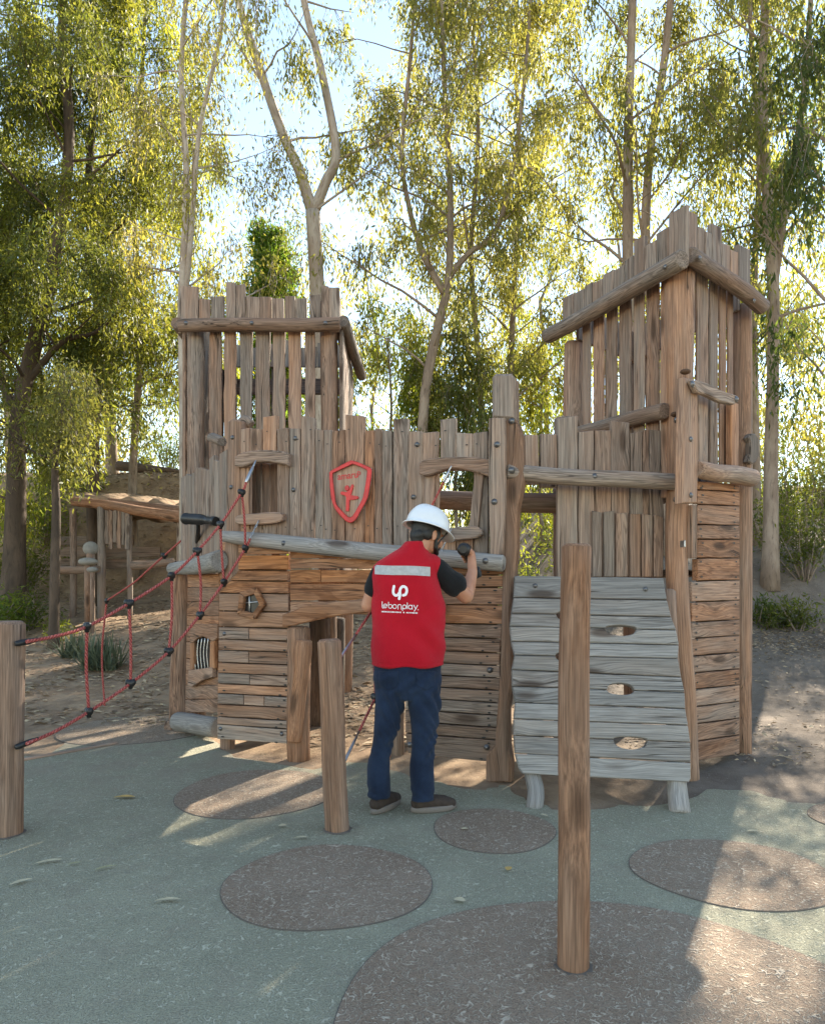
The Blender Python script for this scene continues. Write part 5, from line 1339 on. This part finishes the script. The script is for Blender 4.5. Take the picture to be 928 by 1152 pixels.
tree('second dark dense tree between the left edge and the slender pale tree', [(grd(tp(13.6, (108, 650), (104, 520), (112, 380), (100, 220), (108, 80), (104, -60))), .15, .04)], BARK_D, LEAF_D, 5.0, 30, 2.3, hue=.4, val=.85, leafn=46, size=.11, group=GL, name='broadleaf_tree', nsub=6, droop=.5)
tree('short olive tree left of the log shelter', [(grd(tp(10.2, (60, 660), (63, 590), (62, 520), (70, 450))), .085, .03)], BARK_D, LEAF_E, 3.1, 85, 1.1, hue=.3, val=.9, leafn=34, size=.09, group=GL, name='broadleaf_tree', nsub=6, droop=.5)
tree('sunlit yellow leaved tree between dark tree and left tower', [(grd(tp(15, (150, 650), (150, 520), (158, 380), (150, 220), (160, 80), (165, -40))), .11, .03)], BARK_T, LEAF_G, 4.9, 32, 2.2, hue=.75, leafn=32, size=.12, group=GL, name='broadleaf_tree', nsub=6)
tree('tree standing on the bank crest above the log shelter', [(grd(tp(18.5, (126, 560), (125, 500), (122, 420), (128, 330), (120, 250))), .18, .06)], BARK_T, LEAF_G, 5.6, 30, 2.3, hue=.6, leafn=26, group=GL, name='broadleaf_tree')
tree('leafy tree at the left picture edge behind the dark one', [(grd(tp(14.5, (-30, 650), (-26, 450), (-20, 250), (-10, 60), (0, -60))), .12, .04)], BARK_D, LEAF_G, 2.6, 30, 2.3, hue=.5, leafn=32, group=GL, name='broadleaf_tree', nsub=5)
# bright green column behind the left tower
tree('bright green bushy treetop peeping over the left tower', [(grd(tp(19, (306, 640), (306, 500), (306, 380), (306, 284))), .12, .02)], BARK_T, LEAF_G, 2.6, 90, 1.35, hue=.2, val=.95, leafn=26, size=.15, group=None, name='bushy_tree', nsub=5, droop=-.3, hang=-.2, up=.2, ang=(.3, 1.1), spread=.12)

# ---- undergrowth, far wood
def shrub(label, px, Y, w, h, m, hue, n=900, size=.10, droop=.3, name='shrub', group='shrubs on the bank', zoff=0.0, val=1.0):
    x = (px - CX) / F * Y; z = hgt(x, Y); T = thing(name, label, 'shrub', (x, Y, z), group); lv = Leaves(); mb = MB()
    for k in range(max(6, n // 70)):
        a = U(0, 6.28); r = w * math.sqrt(random.random()) * .8; tip = np.array([x + r * math.cos(a), Y + r * math.sin(a) * .8, z + h * U(.55, 1.05) * (1 - .5 * (r / w) ** 2)]); b = np.array([x + r * .15 * math.cos(a), Y + r * .15 * math.sin(a), z - .03])
        mid = (b + tip) / 2 + RNG.normal(size=3) * .05; tube(mb, [b, mid, tip], [.012, .009, .003], 4, chamf=0, cap=False)
        strand(lv, b + (tip - b) * .3, tip, 70, .13 * w + .03, size, hue + U(-.2, .2), val * U(.8, 1.1), droop)
    mb.build('stem', BARK_T, T); lv.build('foliage', m, T)
def blades(label, px, Y, w, h, n, m=None, group='spiky plants on the dry soil'):
    x = (px - CX) / F * Y; z = hgt(x, Y); T = thing('spiky_plant', label, 'plant', (x, Y, z), group); mb = MB()
    for k in range(n):
        a = U(0, 6.28); el = U(.35, 1.45); L = h * U(.7, 1.15); d = Vector((math.cos(a) * math.cos(el), math.sin(a) * math.cos(el), math.sin(el))); s = d.cross(Vector((0, 0, 1))).normalized() * .012
        b = Vector((x + U(-.5, .5) * w, Y + U(-.4, .4) * w, z)); P = [b + d * L * t + Vector((0, 0, -.22 * L * t * t * math.cos(el))) for t in (0, .35, .7, 1)]
        vs = []
        for p, q in zip(P, (1, 1, .7, .05)): vs += [p - s * q, p + s * q]
        mb.add(vs, [(0, 1, 3, 2), (2, 3, 5, 4), (4, 5, 7, 6)], tint=(random.random(), U(.8, 1.15), 0))
    mb.build('blade_cluster', m or LEAF_A, T)
blades('bluish grey spiky plant on dry soil, left one of two', 82, 9.6, .25, .42, 120)
blades('larger spiky grey green plant on dry soil beside the rope net', 114, 8.9, .42, .52, 220)
shrub('yellowish low shrub in front of the log shelter', 62, 10.6, .32, .35, LEAF_G, .6, 500, .08)
shrub('dark leafy shrub at the foot of the left trees', 28, 11.3, .6, .7, LEAF_D, .3, 1000)
shrub('green shrub at the left picture edge below the dark tree', -4, 10.8, .6, .8, LEAF_G, .3, 1100)
shrub('leafy shrub on the bank top right of the crest tree', 190, 19, .9, 1.5, LEAF_G, .35, 1600)
shrub('green shrub on the bank slope next to the left tower', 165, 17.8, .6, .5, LEAF_D, .4, 700)
for i, (px, Y, w, h, m, hue, lab) in enumerate(((598, 8.6, .45, 1.0, LEAF_G, .55, 'bright yellow green shrub seen through the gap left of the ramp top'), (620, 10.2, .7, 1.3, LEAF_D, .3, 'dark green shrub seen through the gap below the rail logs'),
    (520, 10, .6, 1.2, LEAF_G, .65, 'sunlit shrub seen through the right palisade window'), (560, 12, 1.0, 1.5, LEAF_G, .5, 'wide shrub behind the palisade window and split post'),
    (868, 12.3, .6, 1.3, LEAF_D, .4, 'dark shrub on the bank beside the tall right trunk'), (905, 11.6, .8, 1.5, LEAF_D, .3, 'large dark shrub on the bank at the right picture edge'),
    (890, 13.6, 1.0, 2.4, LEAF_G, .45, 'tall leafy shrub behind the tall right trunk'), (935, 13.2, 1.1, 2.6, LEAF_D, .3, 'tall dark shrub cut by the right picture edge'),
    (20, 14.0, 1.2, 1.9, LEAF_D, .35, 'broad dark shrub against the bank behind the left tree trunks'), (-45, 13.2, 1.2, 2.2, LEAF_D, .4, 'tall dark shrub on the bank cut by the left picture edge'), (52, 15.6, 1.1, 1.5, LEAF_G, .5, 'sunlit shrub on the bank left of the shelter roof'), (92, 16.4, .8, .9, LEAF_D, .5, 'low shrub on the bank just above the shelter roof'),
    (650, 13.5, 1.0, 1.6, LEAF_G, .5, 'shrub behind the low railing boards'), (440, 13, .9, 1.0, LEAF_G, .5, 'shrub behind the palisade left of the worker'), (860, 10.6, .4, .5, LEAF_D, .3, 'low tuft of undergrowth at the right tower foot'), (900, 10.4, .5, .55, LEAF_D, .45, 'low spreading undergrowth at the top of the grey slope'))):
    shrub(lab, px, Y, w, h, m, hue, int(900 * w * h + 500))
def far_wood():
    lv = Leaves(); mb = MB()
    for k in range(84):
        x = -34 + 68 * (k + U(0, 1)) / 84; Y = U(22, 34); z = hgt(x, Y); H = U(8, 15)
        S = [Vector((x + U(-.5, .5) * i / 3, Y, z + H * i / 5)) for i in range(6)]
        if k % 3 == 0: tube(mb, S, [.12, .1, .08, .06, .04, .02], 6, chamf=0, cap=False)
        hb = U(.2, .8)
        for c in range(34):
            zc = z + H * U(.08, 1.02) ** 1.25; a = U(0, 6.28); r = U(.2, 2.0); p = np.array([x + r * math.cos(a), Y + r * math.sin(a), zc])
            strand(lv, p, p + np.array([U(-.5, .5), U(-.5, .5), -.9]), 40, .32, .27, hb + U(-.2, .2), U(.8, 1.1), .8)
    b = mb.build('far_wood', [BARK_T, LEAF_E]); o, n = lv.build('far_foliage', LEAF_E, None)
    # one mass, one object
    b.data.materials.clear(); b.data.materials.append(BARK_T)
    tag(o, 'far mass of sunlit trees closing the view behind the castle', 'trees', kind='stuff'); tag(b, 'thin trunks of the far trees', 'trees', kind='stuff')
    o.name = 'far_woodland'; b.parent = o; b.name = 'trunk_mass'; del b['category'], b['label']
far_wood()
# ---------------------------------------------------------------- log shelter, rails, stones
SHD = thing('log_shelter', 'low open log shelter with earth covered roof against the bank', 'shelter', (at(140, 650, 12.8).x, 12.8, hgt(at(140, 650, 12.8).x, 12.8)))
mb = MB(); log(mb, at(82, 564, 12.4), at(207, 582, 12.0), .085, .10, .55, .9, .03); log(mb, at(84, 558, 12.7), at(207, 574, 12.4), .07, .08, .35, .8, .03); sub('roof_beam', mb, SHD)
mb = MB(); tp_ = []; n = 14
top = [at(78 + 132 * i / n, 556 + 13 * i / n + 2 * math.sin(i * 1.7), 12.5) for i in range(n + 1)]
vs = []
for j in range(5):
    for i, p in enumerate(top): vs.append(p + Vector((0, .62 * j, .08 * j + .05 * math.sin(i * 2 + j))))
for i, p in enumerate(top): vs.append(p + Vector((0, 0, -.12)))
for i, p in enumerate(top): vs.append(p + Vector((0, 2.5, -.2)))
m = n + 1; fs = [(j * m + i, j * m + i + 1, (j + 1) * m + i + 1, (j + 1) * m + i) for j in range(4) for i in range(n)] + [(5 * m + i, 5 * m + i + 1, i + 1, i) for i in range(n)] + [(5 * m + i, 6 * m + i, 6 * m + i + 1, 5 * m + i + 1) for i in range(n)] + [(4 * m + i, 4 * m + i + 1, 6 * m + i + 1, 6 * m + i) for i in range(n)]
mb.add(vs, fs, smooth=True); sub('earth_roof', mb, SHD, SOIL)
SP_ = Pl((at(80, 600, 12.3).x, 12.3), (at(210, 600, 12.3).x, 12.15))
mb = MB()
for a, b, yb in ((118, 122, 612), (122.5, 126, 618), (126.5, 131, 610), (131.5, 136, 617), (136.5, 140, 613), (140.5, 145, 618)): slat(mb, SP_, a, b, 574, yb, 0, .04, .2, .9, amp=.012)
sub('plank_screen', mb, SHD)
for px, pt, r in ((114, 570, .07), (146, 576, .045), (82, 572, .06), (203, 580, .06)):
    p = at(px, pt, 12.3); mb = MB(); log(mb, p, (p.x, p.y, hgt(p.x, p.y) - .05), r, r, .2, .8); sub('post', mb, SHD)
mb = MB(); BKW = Pl((at(66, 600, 14).x, 14.0), (at(215, 600, 14.).x, 14.0))
for i in range(3): slat(mb, BKW, 66, 150 + 30 * i, 603 + 13 * i, 613 + 13 * i, 0, .06, .25, .7, 'u', amp=.02)
sub('back_wall', mb, SHD)
STONE = plain('pale_stone', (.24, .225, .20), .9, bump=.5, bscale=20, var=.25)
def stool(label, px, py, Y, rx, rz, leg):
    p = at(px, py, Y); g = hgt(p.x, Y); T = thing('stone_stool', label, 'stool', (p.x, Y, g), 'rounded stones and stools by the shelter'); mb = MB(); ball(mb, p, rx, rx * .8, rz, nu=18, nv=12); sub('stone_top', mb, T, STONE)
    mb = MB(); tube(mb, [(p.x, Y, g - .04), (p.x, Y, p.z)], leg, 10, tnt(.3, .8)); sub('foot', mb, T)
stool('big round pale stone beside the shelter post', 102, 617, 11.6, .13, .12, .07); stool('flat pale stone stool below the big round stone', 99, 632, 11.4, .16, .07, .06); stool('small white topped stool lowest of the stones', 104, 641, 11.0, .09, .05, .035)
def ground_log(label, a, b, r, warm=.2, val=.9):
    mb = MB(); log(mb, a, b, r, r * .85, warm, val, .03); o = mb.build('log', WOOD, loc=a); tag(o, label, 'log', 'logs laid along the bank')
ground_log('long dark log edging the bank crest near the left tower', at(132, 524, 17.6), at(212, 534, 17.2), .13, .1, .5)
ground_log('log lying across the shelter front', at(64, 641, 11.9), at(112, 640, 11.8), .07); ground_log('short log right of the shelter screen', at(148, 636, 11.9), at(196, 632, 11.8), .08, .3)
# ---- litter on the soil
def litter():
    n = 46000; x = RNG.uniform(-9, 9, n); y = 4.9 + 10 * RNG.random(n) ** 1.15
    keep = (vnoise(x, y, 2.1, 9) + RNG.normal(size=n) * .3 > -.12) & ~((y < 6.3) & (x < -.9)) & ~((y < 5.4) & (x < 2.4)) & ~((x > 2.2) & (y > 5.6) & (RNG.random(n) < .6)); x, y = x[keep], y[keep]
    # a denser drift on the top of the grey slope at the right
    x2 = RNG.uniform(2.6, 8, 5000); y2 = 9.9 + RNG.normal(size=5000) * .5; x = np.concatenate([x, x2]); y = np.concatenate([y, y2])
    x3 = RNG.uniform(-9, -3, 9000); y3 = RNG.uniform(14.6, 18.5, 9000); x = np.concatenate([x, x3]); y = np.concatenate([y, y3])
    z = height(x, y) + .012; n = len(x); a = RNG.uniform(0, 6.28, n); d = np.stack([np.cos(a), np.sin(a), RNG.normal(size=n) * .12], 1)
    p = np.stack([x, y, z], 1); L = RNG.uniform(.03, .14, n) * np.where(x > .6, .55, 1.0); W_ = L * RNG.uniform(.06, .22, n)
    nn = np.stack([RNG.normal(size=n) * .3, RNG.normal(size=n) * .3, np.ones(n)], 1); w = np.cross(d, nn); w /= np.linalg.norm(w, axis=1, keepdims=True)
    v = np.empty((n, 4, 3)); v[:, 0] = p; v[:, 1] = p + d * L[:, None] * .5 + w * W_[:, None] + [0, 0, .006]; v[:, 2] = p + d * L[:, None]; v[:, 3] = p + d * L[:, None] * .5 - w * W_[:, None]
    me = bpy.data.meshes.new('leaf_litter'); me.from_pydata(v.reshape(-1, 3).tolist(), [], np.arange(4 * n).reshape(-1, 4).tolist())
    c = np.ones((n, 4, 4), dtype=np.float32); c[:, :, 0] = RNG.random(n)[:, None]; c[:, :, 1] = RNG.uniform(.6, 1.3, n)[:, None]
    at_ = me.attributes.new('tint', 'FLOAT_COLOR', 'POINT'); at_.data.foreach_set('color', c.ravel())
    m, t = mat('dry_litter'); ti = t.attr('tint').outputs['Color']; s = t.n('ShaderNodeSeparateColor', {0: ti})
    cc = t.mix(s.outputs[0], (.20, .135, .085), (.46, .36, .23)); vv = t.n('ShaderNodeCombineColor', {0: s.outputs[1], 1: s.outputs[1], 2: s.outputs[1]}).outputs[0]
    t.out(t.bsdf(t.mix(1.0, cc, vv, 'MULTIPLY'), .85)); me.materials.append(m); o = link('leaf_litter', me); tag(o, 'dry leaves and bark chips strewn over the soil', 'leaf litter', kind='stuff')
litter()
# low kerb strips at the left edge of the rubber
mb = MB()
a, b = gnd(20, 858), gnd(132, 838); log(mb, a + Vector((0, 0, .012)), b + Vector((0, 0, .012)), .016, .014, .3, 1.3, .004, 8, 8)
tag(mb.build('fallen_stick', WOOD, loc=a), 'long pale stick lying on the edge of the green rubber by the left post', 'stick')
print('LEAVES', LEAFCOUNT)
# ---------------------------------------------------------------- light, camera
AZ, EL = rad(30), rad(33)
w = bpy.data.worlds.new('World'); SC.world = w; w.use_nodes = True; nt = w.node_tree; nt.nodes.clear()
sky = nt.nodes.new('ShaderNodeTexSky'); sky.sky_type = 'NISHITA'; sky.sun_disc = False; sky.sun_elevation = EL; sky.sun_rotation = AZ
sky.air_density = 1.0; sky.dust_density = 0.0; sky.ozone_density = 1.2; sky.altitude = 50
bg = nt.nodes.new('ShaderNodeBackground'); bg.inputs['Strength'].default_value = .105
ou = nt.nodes.new('ShaderNodeOutputWorld'); mx = nt.nodes.new('ShaderNodeMix'); mx.data_type = 'RGBA'; mx.blend_type = 'MULTIPLY'; mx.inputs[0].default_value = 1.0; mx.inputs[7].default_value = (1.15, 1.01, .84, 1)
nt.links.new(sky.outputs[0], mx.inputs[6]); nt.links.new(mx.outputs[2], bg.inputs[0]); nt.links.new(bg.outputs[0], ou.inputs[0])
sl_ = bpy.data.lights.new('sun', 'SUN'); sl_.energy = 4.2; sl_.angle = rad(.53); sl_.color = (1, .90, .74)
so = bpy.data.objects.new('sun', sl_); COL.objects.link(so)
so.rotation_euler = Vector((math.sin(AZ) * math.cos(EL), math.cos(AZ) * math.cos(EL), math.sin(EL))).to_track_quat('Z', 'Y').to_euler()
cam = bpy.data.cameras.new('camera'); co_ = bpy.data.objects.new('camera', cam); COL.objects.link(co_)
co_.location = (0, 0, EYE); co_.rotation_euler = (rad(90), 0, 0); cam.sensor_fit = 'HORIZONTAL'; cam.sensor_width = 36; cam.lens = 36 * F / 928
cam.shift_y = (HY - 576) / 928; cam.clip_end = 2000; cam.clip_start = .05
SC.camera = co_
SC.view_settings.view_transform = 'Standard'; SC.view_settings.look = 'None'; SC.view_settings.exposure = 2.2; SC.view_settings.gamma = 1.0; SC.view_settings.use_curve_mapping = False
SC.cycles.max_bounces = 5; SC.cycles.diffuse_bounces = 3; SC.cycles.glossy_bounces = 2; SC.cycles.transmission_bounces = 3; SC.cycles.transparent_max_bounces = 8; SC.cycles.use_denoising = True; SC.cycles.caustics_reflective = False; SC.cycles.caustics_refractive = False
